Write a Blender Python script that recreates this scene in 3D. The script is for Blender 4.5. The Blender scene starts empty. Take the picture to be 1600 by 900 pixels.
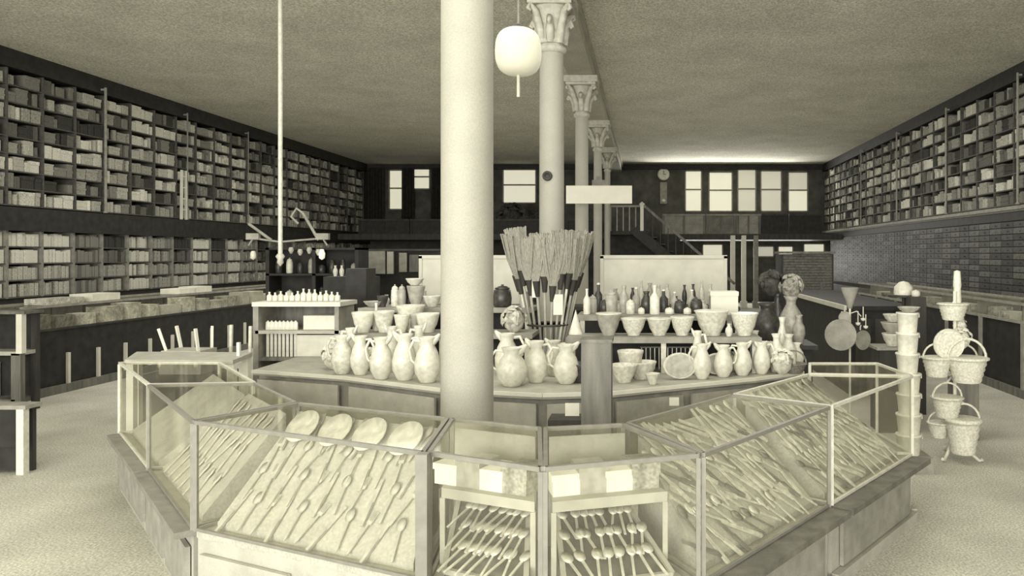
import bpy, math, random
from mathutils import Vector, Matrix
C = bpy.context.scene
COL = C.collection
PI = math.pi
R = random.Random(7)

# ------------------------------------------------------------------ camera, world, lights, exposure
F = 1200.0; VX = 1010.0; VY = 398.0; H = 1.65; CEIL = 4.8
cam = bpy.data.cameras.new('camera'); camo = bpy.data.objects.new('camera', cam); COL.objects.link(camo)
camo.location = (0, 0, H); camo.rotation_euler = (PI/2, 0, 0)
cam.sensor_width = 36; cam.lens = 36*F/1600; cam.shift_x = (800-VX)/1600; cam.shift_y = (VY-450)/1600
cam.clip_end = 200; C.camera = camo
w = bpy.data.worlds.new('world'); C.world = w; w.use_nodes = True
w.node_tree.nodes['Background'].inputs[0].default_value = (1, .985, .93, 1)
w.node_tree.nodes['Background'].inputs[1].default_value = 2.6
def area(name, loc, rot, sx, sy, power, col=(1, .985, .92)):
    l = bpy.data.lights.new(name, 'AREA'); l.shape = 'RECTANGLE'; l.size = sx; l.size_y = sy; l.energy = power; l.color = col
    o = bpy.data.objects.new(name, l); COL.objects.link(o); o.location = loc; o.rotation_euler = rot; return o
# daylight through the shop front behind the camera, and through the rear windows; the downward lights are added fill
area('storefront_daylight', (-3.4, -4.6, 2.4), (math.radians(109), 0, math.radians(-6)), 12, 4.0, 1500)
area('overhead_fill', (-1.0, 5.6, 4.7), (0, 0, 0), 5.5, 3.4, 150)  # added overhead fill, the ceiling has no skylight
area('aisle_fill', (-5.6, 14, 4.75), (0, 0, 0), 2.4, 9, 270)  # added fill over the left aisle, no opening above it
area('aisle_fill', (2.8, 14, 4.75), (0, 0, 0), 2.4, 9, 220)  # same added fill over the right aisle
area('rear_window_daylight', (2.6, 26.2, 3.8), (math.radians(-90), 0, 0), 5, 1.4, 160)
area('rear_lower_daylight', (3.2, 26.4, 1.4), (math.radians(-90), 0, 0), 5, 1.2, 120)
vs = C.view_settings; vs.view_transform = 'Standard'; vs.look = 'None'; vs.gamma = 1; vs.use_curve_mapping = False
vs.exposure = -0.22

# ------------------------------------------------------------------ materials
TINT = (1.0, .975, .83)
MATS = {}
def mat(name, v, var=.12, scale=6.0, rough=.75, spec=.25, grain=.0, metal=0.0, bump=0.0, tint=TINT, stretch=None, gscale=260):
    if name in MATS: return MATS[name]
    m = bpy.data.materials.new(name); m.use_nodes = True; nt = m.node_tree; b = nt.nodes['Principled BSDF']
    b.inputs['Roughness'].default_value = rough; b.inputs['Specular IOR Level'].default_value = spec; b.inputs['Metallic'].default_value = metal
    tc = nt.nodes.new('ShaderNodeTexCoord'); src = tc.outputs['Object']
    if stretch:
        mp = nt.nodes.new('ShaderNodeMapping'); mp.inputs['Scale'].default_value = stretch
        nt.links.new(src, mp.inputs[0]); src = mp.outputs[0]
    n = nt.nodes.new('ShaderNodeTexNoise'); n.inputs['Scale'].default_value = scale; n.inputs['Detail'].default_value = 4
    nt.links.new(src, n.inputs['Vector'])
    cr = nt.nodes.new('ShaderNodeValToRGB'); e = cr.color_ramp.elements
    lo, hi = max(.004, v*(1-var)), min(.93, v*(1+var))
    e[0].position = .3; e[1].position = .7
    e[0].color = (lo*tint[0], lo*tint[1], lo*tint[2], 1); e[1].color = (hi*tint[0], hi*tint[1], hi*tint[2], 1)
    nt.links.new(n.outputs[0], cr.inputs[0]); out = cr.outputs[0]
    if grain:
        g = nt.nodes.new('ShaderNodeTexNoise'); g.inputs['Scale'].default_value = gscale; g.inputs['Detail'].default_value = 1
        nt.links.new(tc.outputs['Object'], g.inputs['Vector'])
        mr = nt.nodes.new('ShaderNodeMapRange'); mr.inputs[1].default_value = .3; mr.inputs[2].default_value = .7
        mr.inputs[3].default_value = 1-grain; mr.inputs[4].default_value = 1+grain
        nt.links.new(g.outputs[0], mr.inputs[0])
        mx = nt.nodes.new('ShaderNodeVectorMath'); mx.operation = 'SCALE'
        nt.links.new(out, mx.inputs[0]); nt.links.new(mr.outputs[0], mx.inputs['Scale']); out = mx.outputs[0]
    nt.links.new(out, b.inputs['Base Color'])
    if bump:
        bp = nt.nodes.new('ShaderNodeBump'); bp.inputs['Strength'].default_value = bump; bp.inputs['Distance'].default_value = .01
        nt.links.new(n.outputs[0], bp.inputs['Height']); nt.links.new(bp.outputs[0], b.inputs['Normal'])
    MATS[name] = m; return m
def emis(name, col, s):
    if name in MATS: return MATS[name]
    m = bpy.data.materials.new(name); m.use_nodes = True; b = m.node_tree.nodes['Principled BSDF']
    b.inputs['Base Color'].default_value = (.7, .68, .55, 1)
    b.inputs['Emission Color'].default_value = (*col, 1); b.inputs['Emission Strength'].default_value = s
    MATS[name] = m; return m
def glassmat():
    m = bpy.data.materials.new('case_glass'); m.use_nodes = True; nt = m.node_tree; nt.nodes.remove(nt.nodes['Principled BSDF'])
    out = nt.nodes['Material Output']
    tr = nt.nodes.new('ShaderNodeBsdfTransparent'); tr.inputs[0].default_value = (.985, .985, .97, 1)
    gl = nt.nodes.new('ShaderNodeBsdfGlossy'); gl.inputs['Roughness'].default_value = .06; gl.inputs[0].default_value = (.9, .88, .75, 1)
    df = nt.nodes.new('ShaderNodeBsdfDiffuse'); df.inputs[0].default_value = (.75, .72, .56, 1)
    lw = nt.nodes.new('ShaderNodeLayerWeight'); lw.inputs['Blend'].default_value = .5
    pw = nt.nodes.new('ShaderNodeMath'); pw.operation = 'POWER'; pw.inputs[1].default_value = 4
    nt.links.new(lw.outputs['Facing'], pw.inputs[0])
    fr = nt.nodes.new('ShaderNodeMath'); fr.operation = 'MULTIPLY_ADD'; fr.inputs[1].default_value = .30; fr.inputs[2].default_value = .025
    nt.links.new(pw.outputs[0], fr.inputs[0])
    m1 = nt.nodes.new('ShaderNodeMixShader'); m2 = nt.nodes.new('ShaderNodeMixShader'); m2.inputs[0].default_value = .03
    nt.links.new(fr.outputs[0], m1.inputs[0]); nt.links.new(tr.outputs[0], m1.inputs[1]); nt.links.new(gl.outputs[0], m1.inputs[2])
    nt.links.new(m1.outputs[0], m2.inputs[1]); nt.links.new(df.outputs[0], m2.inputs[2]); nt.links.new(m2.outputs[0], out.inputs[0])
    return m
GLASS = glassmat()
BLACK = mat('black_stained_wood', .028, .35, 8, .6, .3)
DARK = mat('dark_stained_wood', .05, .35, 9, .6, .3, stretch=(1, 1, .2))
MIDW = mat('brown_wood', .16, .4, 14, .6, .3, stretch=(1, 1, .12), grain=.15)
GREYW = mat('grey_painted_wood', .30, .2, 10, .7, .2, grain=.1)
PALEW = mat('pale_wood', .42, .12, 10, .65, .25, grain=.08)
CREAM = mat('cream_paint', .70, .06, 5, .6, .25, grain=.06)
WHITE = mat('white_glaze', .70, .14, 28, .3, .4)
IVORY = mat('ivory_glaze', .62, .22, 34, .35, .45)
PAPER = mat('white_paper', .76, .08, 12, .85, .1)
GREYG = mat('grey_glaze', .38, .25, 20, .35, .45)
DARKG = mat('dark_glaze', .05, .5, 25, .35, .5)
WICK = mat('pale_wicker', .66, .22, 60, .8, .15, bump=.4)
WICKD = mat('brown_wicker', .2, .4, 60, .8, .15, bump=.4)
STRAW = mat('broom_straw', .36, .3, 30, .9, .1, stretch=(6, 6, .6), bump=.5)
SILVER = mat('silver_plate', .62, .2, 40, .45, .4, metal=.2)
STEEL = mat('dark_iron', .06, .3, 20, .5, .5)
NICKEL = mat('pale_nickel', .62, .15, 20, .4, .5)
CEILM = mat('ceiling_plaster', .72, .10, 1.2, .9, .1, grain=.30, gscale=42)
FLOORM = mat('worn_floor', .52, .16, 1.6, .85, .15, grain=.30, gscale=75)
STONE = mat('painted_column', .42, .05, 5, .6, .25, grain=.07, gscale=120)
WALLM = mat('dark_wall', .10, .3, 3, .8, .1)
CLOTH = mat('cream_cloth', .43, .12, 9, .95, .05, grain=.12, gscale=90, bump=.3)
SHELFM = mat('shelf_wood', .10, .3, 9, .7, .2)
UPRIGHT = mat('grey_upright', .26, .25, 9, .7, .2)
LEAF = mat('dark_leaf', .06, .5, 14, .7, .2)
FLOWER = mat('pale_leaf', .5, .4, 25, .8, .2)
GOODS = [mat('carton_tone_%d' % i, v, .45, sc, .85, .1, grain=.25, gscale=70) for i, (v, sc) in enumerate(
    [(.06, 14), (.14, 12), (.23, 16), (.33, 13), (.45, 15), (.60, 12), (.80, 14)])]
TONE = ['blackish', 'dark grey', 'dim grey', 'mid grey', 'light grey', 'pale', 'cream']

# ------------------------------------------------------------------ mesh helpers
class MB:
    def __init__(s): s.v = []; s.f = []; s.sm = []
    def add(s, vs, fs, sm=False):
        n = len(s.v); s.v += [tuple(p) for p in vs]
        for f in fs: s.f.append([i+n for i in f]); s.sm.append(sm)
        return s
    def box(s, x0, y0, z0, x1, y1, z1):
        return s.add([(x0,y0,z0),(x1,y0,z0),(x1,y1,z0),(x0,y1,z0),(x0,y0,z1),(x1,y0,z1),(x1,y1,z1),(x0,y1,z1)],
                     [(0,3,2,1),(4,5,6,7),(0,1,5,4),(1,2,6,5),(2,3,7,6),(3,0,4,7)])
    def prism(s, poly, z0, z1):
        n = len(poly)
        return s.add([(x, y, z0) for x, y in poly]+[(x, y, z1) for x, y in poly],
                     [tuple(range(n))[::-1], tuple(range(n, 2*n))]+[(i, (i+1) % n, (i+1) % n+n, i+n) for i in range(n)])
    def bar(s, p, q, wd, ht=None):
        """rectangular bar from p to q"""
        ht = ht or wd; p = Vector(p); q = Vector(q); d = (q-p).normalized()
        u = d.cross(Vector((0, 0, 1)))
        if u.length < 1e-3: u = Vector((1, 0, 0))
        u.normalize(); t = u.cross(d).normalized(); vs = []
        for c in (p, q):
            for a, b in ((-1,-1),(1,-1),(1,1),(-1,1)): vs.append(c+u*a*wd/2+t*b*ht/2)
        return s.add(vs, [(0,3,2,1),(4,5,6,7),(0,1,5,4),(1,2,6,5),(2,3,7,6),(3,0,4,7)])
    def path(s, pts, r, n=8, cap=True):
        pts = [Vector(p) for p in pts]; k = len(pts)
        rs = r if isinstance(r, (list, tuple)) else [r]*k
        vs = []; pu = None
        for i, p in enumerate(pts):
            d = (pts[min(i+1, k-1)]-pts[max(i-1, 0)]).normalized()
            if pu is None:
                u = d.cross(Vector((0, 0, 1)))
                if u.length < 1e-3: u = Vector((1, 0, 0))
            else: u = pu-d*pu.dot(d)
            u.normalize(); pu = u; t = d.cross(u)
            for j in range(n):
                a = 2*PI*j/n; vs.append(p+(u*math.cos(a)+t*math.sin(a))*rs[i])
        fs = [(i*n+j, i*n+(j+1) % n, (i+1)*n+(j+1) % n, (i+1)*n+j) for i in range(k-1) for j in range(n)]
        s.add(vs, fs, True)
        if cap: s.add(vs[:n], [tuple(range(n))[::-1]]); s.add(vs[-n:], [tuple(range(n))])
        return s
    def lathe(s, prof, cx=0, cy=0, cz=0, n=18, sx=1, sy=1, tilt=None):
        vs = []
        for r, z in prof:
            for j in range(n):
                a = 2*PI*j/n; vs.append(Vector((r*math.cos(a)*sx, r*math.sin(a)*sy, z)))
        if tilt is not None: vs = [tilt @ v for v in vs]
        vs = [v+Vector((cx, cy, cz)) for v in vs]
        k = len(prof)
        fs = [(i*n+j, i*n+(j+1) % n, (i+1)*n+(j+1) % n, (i+1)*n+j) for i in range(k-1) for j in range(n)]
        s.add(vs, fs, True)
        if prof[0][0] > 1e-4: s.add(vs[:n], [tuple(range(n))[::-1]])
        if prof[-1][0] > 1e-4: s.add(vs[-n:], [tuple(range(n))])
        return s
    def mesh(s, name, m):
        me = bpy.data.meshes.new(name); me.from_pydata([tuple(v) for v in s.v], [], s.f); me.materials.append(m)
        me.polygons.foreach_set('use_smooth', s.sm); me.update(); return me
def obj(name, me, parent=None, loc=(0, 0, 0), rz=0):
    o = bpy.data.objects.new(name, me); COL.objects.link(o); o.location = loc; o.rotation_euler = (0, 0, rz)
    if parent: o.parent = parent
    return o
def part(name, mb, m, parent, loc=(0, 0, 0), label=None):
    o = obj(name, mb.mesh(name, m), parent, loc)
    if label: o['label'] = label
    return o
def tag(o, label, cat, group=None):
    o['label'] = label; o['category'] = cat
    if group: o['group'] = group
    return o
def thing(name, label, cat, loc=(0, 0, 0), rz=0, group=None):
    return tag(obj(name, None, None, loc, rz), label, cat, group)
def solo(name, mb, m, label, cat, loc=(0, 0, 0), rz=0, group=None):
    return tag(obj(name, mb.mesh(name, m), None, loc, rz), label, cat, group)
def struct(name, mb, m, loc=(0, 0, 0)):
    o = obj(name, mb.mesh(name, m), None, loc); o['kind'] = 'structure'; return o
def X(px, Y): return (px-VX)*Y/F
def Z(py, Y): return H-(py-VY)*Y/F
def YZ(py, z): return F*(H-z)/(py-VY)
ORD = ['first','second','third','fourth','fifth','sixth','seventh','eighth','ninth','tenth','eleventh','twelfth','thirteenth','fourteenth',
       'fifteenth','sixteenth','seventeenth','eighteenth','nineteenth','twentieth','twenty-first','twenty-second','twenty-third','twenty-fourth','twenty-fifth','twenty-sixth']

# ------------------------------------------------------------------ room shell
XL, XR, YB, YF = -9.7, 6.13, 26.8, -4.9
struct('floor', MB().box(XL-.6, YF, -.1, XR+.6, YB+.3, 0), FLOORM)
struct('ceiling', MB().box(XL-.6, YF, CEIL, XR+.6, YB+.3, CEIL+.15), CEILM)
struct('wall_left', MB().box(XL-.6, YF, 0, XL-.42, YB+.3, CEIL), WALLM)
struct('wall_right', MB().box(XR+.42, YF, 0, XR+.6, YB+.3, CEIL), WALLM)
# rear wall with real window openings
def xz(px): return X(px, YB)
def zz(py): return Z(py, YB)
wins = [(607,632,265,328),(642,672,260,296),(785,838,264,318),(1070,1097,266,331),(1107,1145,268,331),(1152,1182,264,331),(1188,1222,266,331),(1231,1263,268,331),
        (1097,1130,381,401),(1176,1210,384,402),(1215,1240,384,401),(1255,1289,380,397)]
# (a small transom light sits above the middle window)
wb = MB()
def wall_strip(z0, z1, holes):
    x = XL-.42; 
    for a, b, h0, h1 in sorted(holes):
        wb.box(x, YB, z0, a, YB+.2, z1)
        if h0 > z0: wb.box(a, YB, z0, b, YB+.2, h0)
        if h1 < z1: wb.box(a, YB, h1, b, YB+.2, z1)
        x = b
    wb.box(x, YB, z0, XR+.42, YB+.2, z1)
up = [(xz(a), xz(b), zz(d), zz(c)) for a, b, c, d in wins[:8]]; lo = [(xz(a), xz(b), zz(d), zz(c)) for a, b, c, d in wins[8:]]
wall_strip(2.4, CEIL, up); wall_strip(0, 2.4, lo)
struct('wall_back', wb, WALLM)
SKYP = emis('daylit_pane', (1, .96, .74), .62)
SKYD = emis('dim_daylit_pane', (1, .96, .76), .36)
for i, (x0, x1, z0, z1) in enumerate(up+lo):
    n = 'window_%d' % (i+1); t = obj(n, None, None, ((x0+x1)/2, YB, z0)); t['kind'] = 'structure'
    hw = (x1-x0)/2; h = z1-z0; fr = MB()
    fr.box(-hw, .0, 0, -hw+.04, .08, h).box(hw-.04, 0, 0, hw, .08, h).box(-hw, 0, 0, hw, .08, .04).box(-hw, 0, h-.04, hw, .08, h)
    part('window_frame', fr, GREYW, t)
    mt = SKYD if i in (5, 6, 9) else SKYP
    if i < 8:
        part('window_bar', MB().box(-hw+.04, .0, h*.52, hw-.04, .07, h*.52+.05), GREYW, t)
        part('pane', MB().box(-hw+.04, .05, .04, hw-.04, .07, h*.52), mt, t)
        part('pane', MB().box(-hw+.04, .05, h*.52+.05, hw-.04, .07, h-.04), SKYD if i in (5, 6, 7) else mt, t)
    else: part('pane', MB().box(-hw+.04, .05, .04, hw-.04, .07, h-.04), mt, t)
# mouldings and cornices
struct('trim_1', MB().box(XL-.42, YF, 4.52, XL, YB, CEIL), BLACK)
struct('trim_2', MB().box(XR, YF, 4.54, XR+.42, YB, CEIL), BLACK)
struct('trim_3', MB().box(XL-.42, YF, 2.02, XL+.06, YB, 2.38), BLACK)
struct('trim_4', MB().box(XR-.06, YF, 2.40, XR+.42, YB, 2.46).box(XR-.03, YF, 2.37, XR+.42, YB, 2.40), GREYW)
struct('trim_5', MB().box(XR-.01, YF, 2.22, XR+.42, YB, 2.37), BLACK)
struct('trim_6', MB().box(XL-.42, YB-.12, 4.62, XR+.42, YB, CEIL), BLACK)
CX = -1.055
cm = MB(); cm.box(CX-.2, YF, 4.52, CX+.2, YB, CEIL-.002).box(CX-.24, YF, 4.70, CX+.24, YB, CEIL-.001)
struct('trim_7', cm, mat('beam_plaster', .5, .12, 3, .9, .1, grain=.2, gscale=50))
# floor boards run towards the back of the shop (thin raised seams would vanish; boards kept as relief in the material)

# ------------------------------------------------------------------ columns along the middle
def column(Y, r, label, cap=True, knob=False):
    t = thing('round_column', label, 'column', (CX, Y, 0), 0, 'row of round columns')
    part('shaft', MB().lathe([(r*1.02, .12), (r, .3), (r*.99, 2.4), (r*.96, 3.9)] if cap else [(r*1.02, .12), (r, .3), (r*.99, 3), (r*.97, 4.4)], n=40), STONE, t)
    part('base', MB().box(-r*1.4, -r*1.4, 0, r*1.4, r*1.4, .08).lathe([(r*1.35, .08), (r*1.35, .1), (r*1.05, .14)], n=28), GREYW, t)
    t['kind'] = 'thing'
    if cap:
        z0 = 3.88
        cp = part('capital', MB().lathe([(r*.98, z0), (r*1.22, z0+.02), (r*1.22, z0+.06), (r*1.0, z0+.08), (r*1.02, z0+.3), (r*1.35, z0+.46), (r*1.75, z0+.53)], n=24)
             .lathe([(r*1.12, z0+.1), (r*1.16, z0+.12), (r*1.12, z0+.14)], n=24), mat('capital_plaster', .52, .2, 14, .8, .2, bump=.4), t)
        part('abacus', MB().box(-.27, -.27, z0+.54, .27, .27, z0+.64).box(-.24, -.24, z0+.50, .24, .24, z0+.54), MATS['capital_plaster'], t)
        for j in range(8):
            a = PI/4*j+PI/8*0; c, s_ = math.cos(a), math.sin(a); big = j % 2 == 1
            rr = .31 if big else .22; zt = z0+.5 if big else z0+.36
            pts = [(r*1.0, z0+.1), (r*1.12, z0+.24), (rr*.72, zt-.06), (rr, zt), (rr*1.05, zt-.05), (rr*.93, zt-.07)]
            part('scroll_leaf' if big else 'acanthus_leaf', MB().path([(c*q, s_*q, z) for q, z in pts], [.045, .05, .04, .03, .025, .015], 6), MATS['capital_plaster'], cp)
    else:
        part('capital', MB().lathe([(r, 4.3), (r*1.3, 4.34), (r*1.3, 4.42), (r*1.6, 4.51)], n=28), STONE, t)
    if knob:
        part('wall_socket', MB().lathe([(.055, 0), (.055, .02), (.035, .03), (.03, .012), (.0, .012)], 0, 0, 0, 16, tilt=Matrix.Rotation(PI/2, 3, 'X')), DARK, t, (-.03, -r*.97, Z(275, Y-r)), 'dark round fitting on the front of the column')
    return t
Y1 = F*1.055/280; Y2 = F*1.055/148; Y3 = F*1.055/101; Y4 = F*1.055/76
column(Y1, .152, 'thick white round column nearest the camera, rising from behind the glass showcase', cap=False)
column(Y2, .138, 'second white round column, above the bunch of brooms, small dark fitting on it', knob=True)
column(Y3, .108, 'third slender round column with leafy capital, behind the blank white sign')
column(Y4, .092, 'fourth and farthest visible round column with leafy capital, right of the third one')
column(F*1.055/61, .08, 'farthest small column near the back wall, mostly behind the other columns')

# ------------------------------------------------------------------ tall shelving on the side walls, filled with goods
def carton_mesh(m, kind):
    b = MB()
    if kind == 0:   # carton with a proud lid
        b.box(-.5, -.5, 0, .5, .5, .70).box(-.53, -.51, .70, .53, .51, 1)
    elif kind == 1: # wrapped packet
        b.prism([(-.5, -.46), (-.46, -.5), (.46, -.5), (.5, -.46), (.5, .46), (.46, .5), (-.46, .5), (-.5, .46)], 0, 1); b.box(-.52, -.08, 0, .52, .08, 1.01)
    elif kind == 2: # round tin
        b.lathe([(.5, 0), (.5, .86), (.46, .88), (.5, .9), (.5, 1), (.0, 1.001)], n=12)
    else:           # book
        b.box(-.5, -.5, 0, .5, .5, 1).box(-.54, -.53, 0, -.5+.1, .53, 1.02)
    return b.mesh(['carton', 'packet', 'tin', 'book'][kind], m)
CM = {(i, k): carton_mesh(GOODS[i], k) for i in range(len(GOODS)) for k in range(4)}
KN = ['carton', 'packet', 'tin', 'book']
def fill_wall(side, front, depth, zs, bayw, y_start, nb_pad, style, wall_words, groups, weights, limit, seed, bright=None):
    """one bay = one thing; every item standing in it is a thing of its own, nearest first"""
    rr = random.Random(seed); sgn = -1 if side == 'left' else 1
    count = {}; stuff = MB(); y = y_start-nb_pad*bayw; bi = -nb_pad; rows = len(zs)-1
    rest = {}
    while y+bayw < YB-.05:
        vis = bi >= 0
        t = thing('shelving_bay', ('%s bay of the %s shelving, counted from the photo edge' % (ORD[min(bi, 25)], wall_words)) if vis else
                  ('unseen near bay of the %s shelving, %s beyond the photo edge' % (wall_words, ORD[-bi-1])), 'shelving', (front, y, zs[0]), 0, '%s shelving bays' % wall_words)
        x0, x1 = (-depth, 0) if sgn < 0 else (0, depth)
        hh = zs[-1]-zs[0]
        um = UPRIGHT if style == 'book' else SHELFM
        uw = .05 if style == 'book' else .022
        part('side_panel', MB().box(x0, 0, 0, x1, uw, hh), um, t)
        if side == 'left': part('back_panel', MB().box(x0, 0, 0, x0+.015, bayw, hh), BLACK, t)
        else: part('back_panel', MB().box(x1-.015, 0, 0, x1, bayw, hh), BLACK, t)
        sh = MB().box(x0+(.0 if sgn > 0 else .015), uw, 0, x1-(.015 if sgn > 0 else 0), bayw, .02).mesh('shelf', SHELFM)
        for z in zs[:-1]: obj('shelf', sh, t, (0, 0, z-zs[0]))
        for ri in range(rows):
            row = rows-1-ri; cz = zs[row]+.0215; ch = zs[row+1]-zs[row]-.03
            yy = y+uw+.01; k = 0; mode = rr.random(); tone = rr.choices(range(7), weights)[0]
            if bright and vis: tone = bright(bi, ri, tone)
            while yy < y+bayw-.05:
                if style == 'book':
                    wd = rr.uniform(.05, .10); kd = 3; ht = ch*rr.uniform(.78, .96); tn = max(0, min(6, tone+rr.choice([0, 0, 0, 0, -1])))
                    if rr.random() < .06: yy += wd; continue
                else:
                    kd = rr.choices([0, 1, 2], [5, 4, 2])[0]
                    wd = {0: rr.uniform(.14, .32), 1: rr.uniform(.08, .2), 2: rr.uniform(.09, .13)}[kd]
                    ht = ch*rr.uniform(.62, .98); tn = max(0, min(6, tone+rr.choice([0, 0, -1, 1, -2])))
                    if rr.random() < .06: yy += wd*.6; continue
                wd = min(wd, y+bayw-.02-yy)
                if wd < .04: break
                dp = depth*rr.uniform(.6, .85); setb = rr.uniform(.0, .03)-.01
                if kd == 2: dp = wd
                stack = 2 if (kd == 0 and ht > .14 and rr.random() < .35) else 1
                for q in range(stack):
                    h1 = ht/stack
                    xc = front+sgn*(setb+.02+dp/2); loc = (xc, yy+wd/2, cz+q*h1)
                    key = KN[kd]
                    if vis and count.get(key, 0) < limit:
                        count[key] = count.get(key, 0)+1
                        o = obj(key, CM[(tn, kd)], None, loc); o.scale = (dp, wd*.94, h1*.985)
                        if kd == 3: o.rotation_euler[0] = 0
                        pos = '%s along' % ORD[min(k, 25)] + (' (upper)' if stack == 2 and q == 1 else ' (under)' if stack == 2 else '')
                        sz = 'wide' if wd > .24 else 'tall' if h1 > .17 else 'low' if h1 < .11 else 'small'
                        tag(o, '%s %s %s, %s shelf down, %s bay, %s, %s' % (sz, TONE[tn], key, ORD[ri], ORD[min(bi, 25)], pos, wall_words), {'carton': 'box', 'packet': 'packet', 'tin': 'tin', 'book': 'book'}[key], groups % (key+'s'))
                    else:
                        rest.setdefault(bi, {}).setdefault(tn, MB()).box(xc-dp/2, yy, cz+q*h1, xc+dp/2, yy+wd*.94, cz+q*h1+h1*.985)
                yy += wd+rr.uniform(.002, .012); k += 1
        y += bayw; bi += 1
    part('side_panel', MB().box(x0, bayw, 0, x1, bayw+.02, hh), SHELFM, t)
    for b_, d in rest.items():
        tot = MB(); mi = []; ms = []
        for tn in sorted(d):
            tot.add(d[tn].v, d[tn].f); mi += [len(ms)]*len(d[tn].f); ms.append(GOODS[tn])
        yb = y_start+b_*bayw; tot.v = [(a-front, b-yb, c-zs[0]) for a, b, c in tot.v]
        me = tot.mesh('packed_goods', ms[0])
        for m_ in ms[1:]: me.materials.append(m_)
        me.polygons.foreach_set('material_index', mi)
        o = tag(obj('packed_goods', me, None, (front, yb, zs[0])), ('small packed goods filling the %s bay of the %s shelving' % (ORD[min(b_, 25)], wall_words)) if b_ >= 0 else
                ('packed goods in the near %s shelving bay, past the photo edge' % wall_words), 'goods', 'packed goods on the %s' % wall_words); o['kind'] = 'stuff'

zu = [2.40+i*(4.50-2.40)/8 for i in range(9)]
def brL(b, r, t):
    if b in (0,) and r < 2: return 5
    if b == 5 and r in (0, 1): return 6
    if b == 6 and r == 1: return 5
    return t
fill_wall('left', XL, .40, zu, .70, 10.95, 3, 'goods', 'upper left wall', 'stacked %s on the upper left wall', [1, 2, 4, 7, 8, 6, 3], 150, 11, brL)
def brR(b, r, t):
    if b == 0: return 5 if r in (0, 2, 3, 4) else 3
    if b == 1: return 2 if r < 3 else t
    return t
fill_wall('right', XR, .40, [2.48+i*(4.52-2.48)/8 for i in range(9)], .72, 12.1, 3, 'goods', 'upper right wall', 'stacked %s on the upper right wall', [1, 3, 6, 8, 6, 3, 1], 140, 23, brR)
def brB(b, r, t):
    tab = [5, 6, 5, 2, 2, 5, 3, 1, 6, 1, 5, 3, 4, 2, 1, 2]
    v = tab[b % 16]
    if b in (1, 2): v = 6 if r < 2 else 4
    if b in (4, 7, 9, 12): v = [0, 1, 3, 4][r % 4]
    return v
fill_wall('left', XL, .34, [.98, 1.24, 1.50, 1.76, 2.02], .68, 10.95, 3, 'book', 'lower left wall', 'upright %s on the lower left wall', [1, 3, 4, 4, 3, 3, 2], 300, 31, brB)
# dark cupboards under the left book shelves
for i in range(8):
    y = 8.9+i*2.2
    t = thing('base_cupboard', 'dark base cupboard under the left wall shelves, %s from the near end' % ORD[i], 'cupboard', (XL-.4, y, 0), 0, 'left wall base cupboards')
    part('body', MB().box(0, 0, 0, .36, 2.18, .97), BLACK, t)
    for j in range(3):
        dd = part('door', MB().box(.36, .04+j*.71, .08, .38, .71+j*.71, .9), DARK, t)
        part('knob', MB().box(.38, .62+j*.71, .5, .4, .65+j*.71, .53), GREYW, dd)

# small-drawer cabinets on the lower right wall
dr = {}
for tn, mm in enumerate([mat('drawer_dark', .045, .4, 20, .6, .3), mat('drawer_brown', .075, .4, 22, .6, .3), mat('drawer_grey', .12, .4, 25, .6, .3)]):
    dr[tn] = MB().box(-.02, .008, .008, .0, .432, .098).box(-.035, .19, .04, -.02, .25, .06).mesh('drawer', mm)
R2 = random.Random(5); y = 8.0; ci = 0
while y < 25.5:
    t = thing('drawer_cabinet', ('dark cabinet of small drawers on the lower right wall, %s from the photo edge' % ORD[max(0, ci-2)]) if ci >= 2 else 'drawer cabinet on the lower right wall, %s one beyond the photo edge' % ['far', 'near'][ci], 'drawers', (XR+.02, y, 0), 0, 'right wall drawer cabinets')
    part('body', MB().box(0, 0, 0, .38, 2.19, 2.22), BLACK, t)
    for a in range(5):
        for b in range(13):
            if y+a*.44 < 11.5: continue
            obj('drawer', dr[R2.choices([0, 1, 2], [4, 5, 3])[0]], t, (0, a*.438, .82+b*.107))
    y += 2.2; ci += 1

# thin vertical ladder rods in front of the tall shelves
def rod(px, Y, z0, z1, label, r=.018, side=-9.6):
    X0 = side
    solo('ladder_rod', MB().path([(0, 0, 0), (0, 0, z1-z0)], r, 8).lathe([(.0, 0), (.035, .0), (.035, .03), (.0, .031)], n=8).box(-.10 if side < 0 else -.01, -.012, z1-z0-.05, .01 if side < 0 else .09, .012, z1-z0-.02), UPRIGHT if r < .017 else GREYW, label, 'rod', (X0, Y, z0), 0, 'vertical shelf rods')
def Yon(px, x): return F*x/(px-VX)
for px, z0, lab in [(165, 2.39, 'pale vertical rod on the upper left shelves, nearest the photo edge'), (293, 2.385, 'second pale vertical rod on upper left shelves, above the short ladder'),
                    (388, 2.39, 'third vertical rod on the upper left shelves, thin and dim')]:
    rod(px, Yon(px, -9.62), z0, 4.62, lab, .022 if px < 200 else .014, -9.62)
for px, lab in [(1590, 'vertical rod on the upper right shelves nearest the photo edge'), (1478, 'bright second vertical rod on the upper right shelves'),
                (1401, 'third vertical rod on the upper right shelves'), (1345, 'farthest vertical rod on the upper right shelves')]:
    rod(px, Yon(px, 6.06), 2.47, 4.62, lab, .02, 6.06)
ly = Yon(287, -9.6)
t = thing('short_ladder', 'short pale ladder with two rails standing on the left ledge', 'ladder', (-9.60, ly, 2.38))
for s in (-.08, .08): part('rail', MB().bar((0, s, 0), (0, s*.8, 1.02), .045, .035), CREAM, t)
for k in range(4): part('rung', MB().bar((0, -.08, .2+k*.23), (0, .08, .2+k*.23), .02), CREAM, t)

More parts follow.
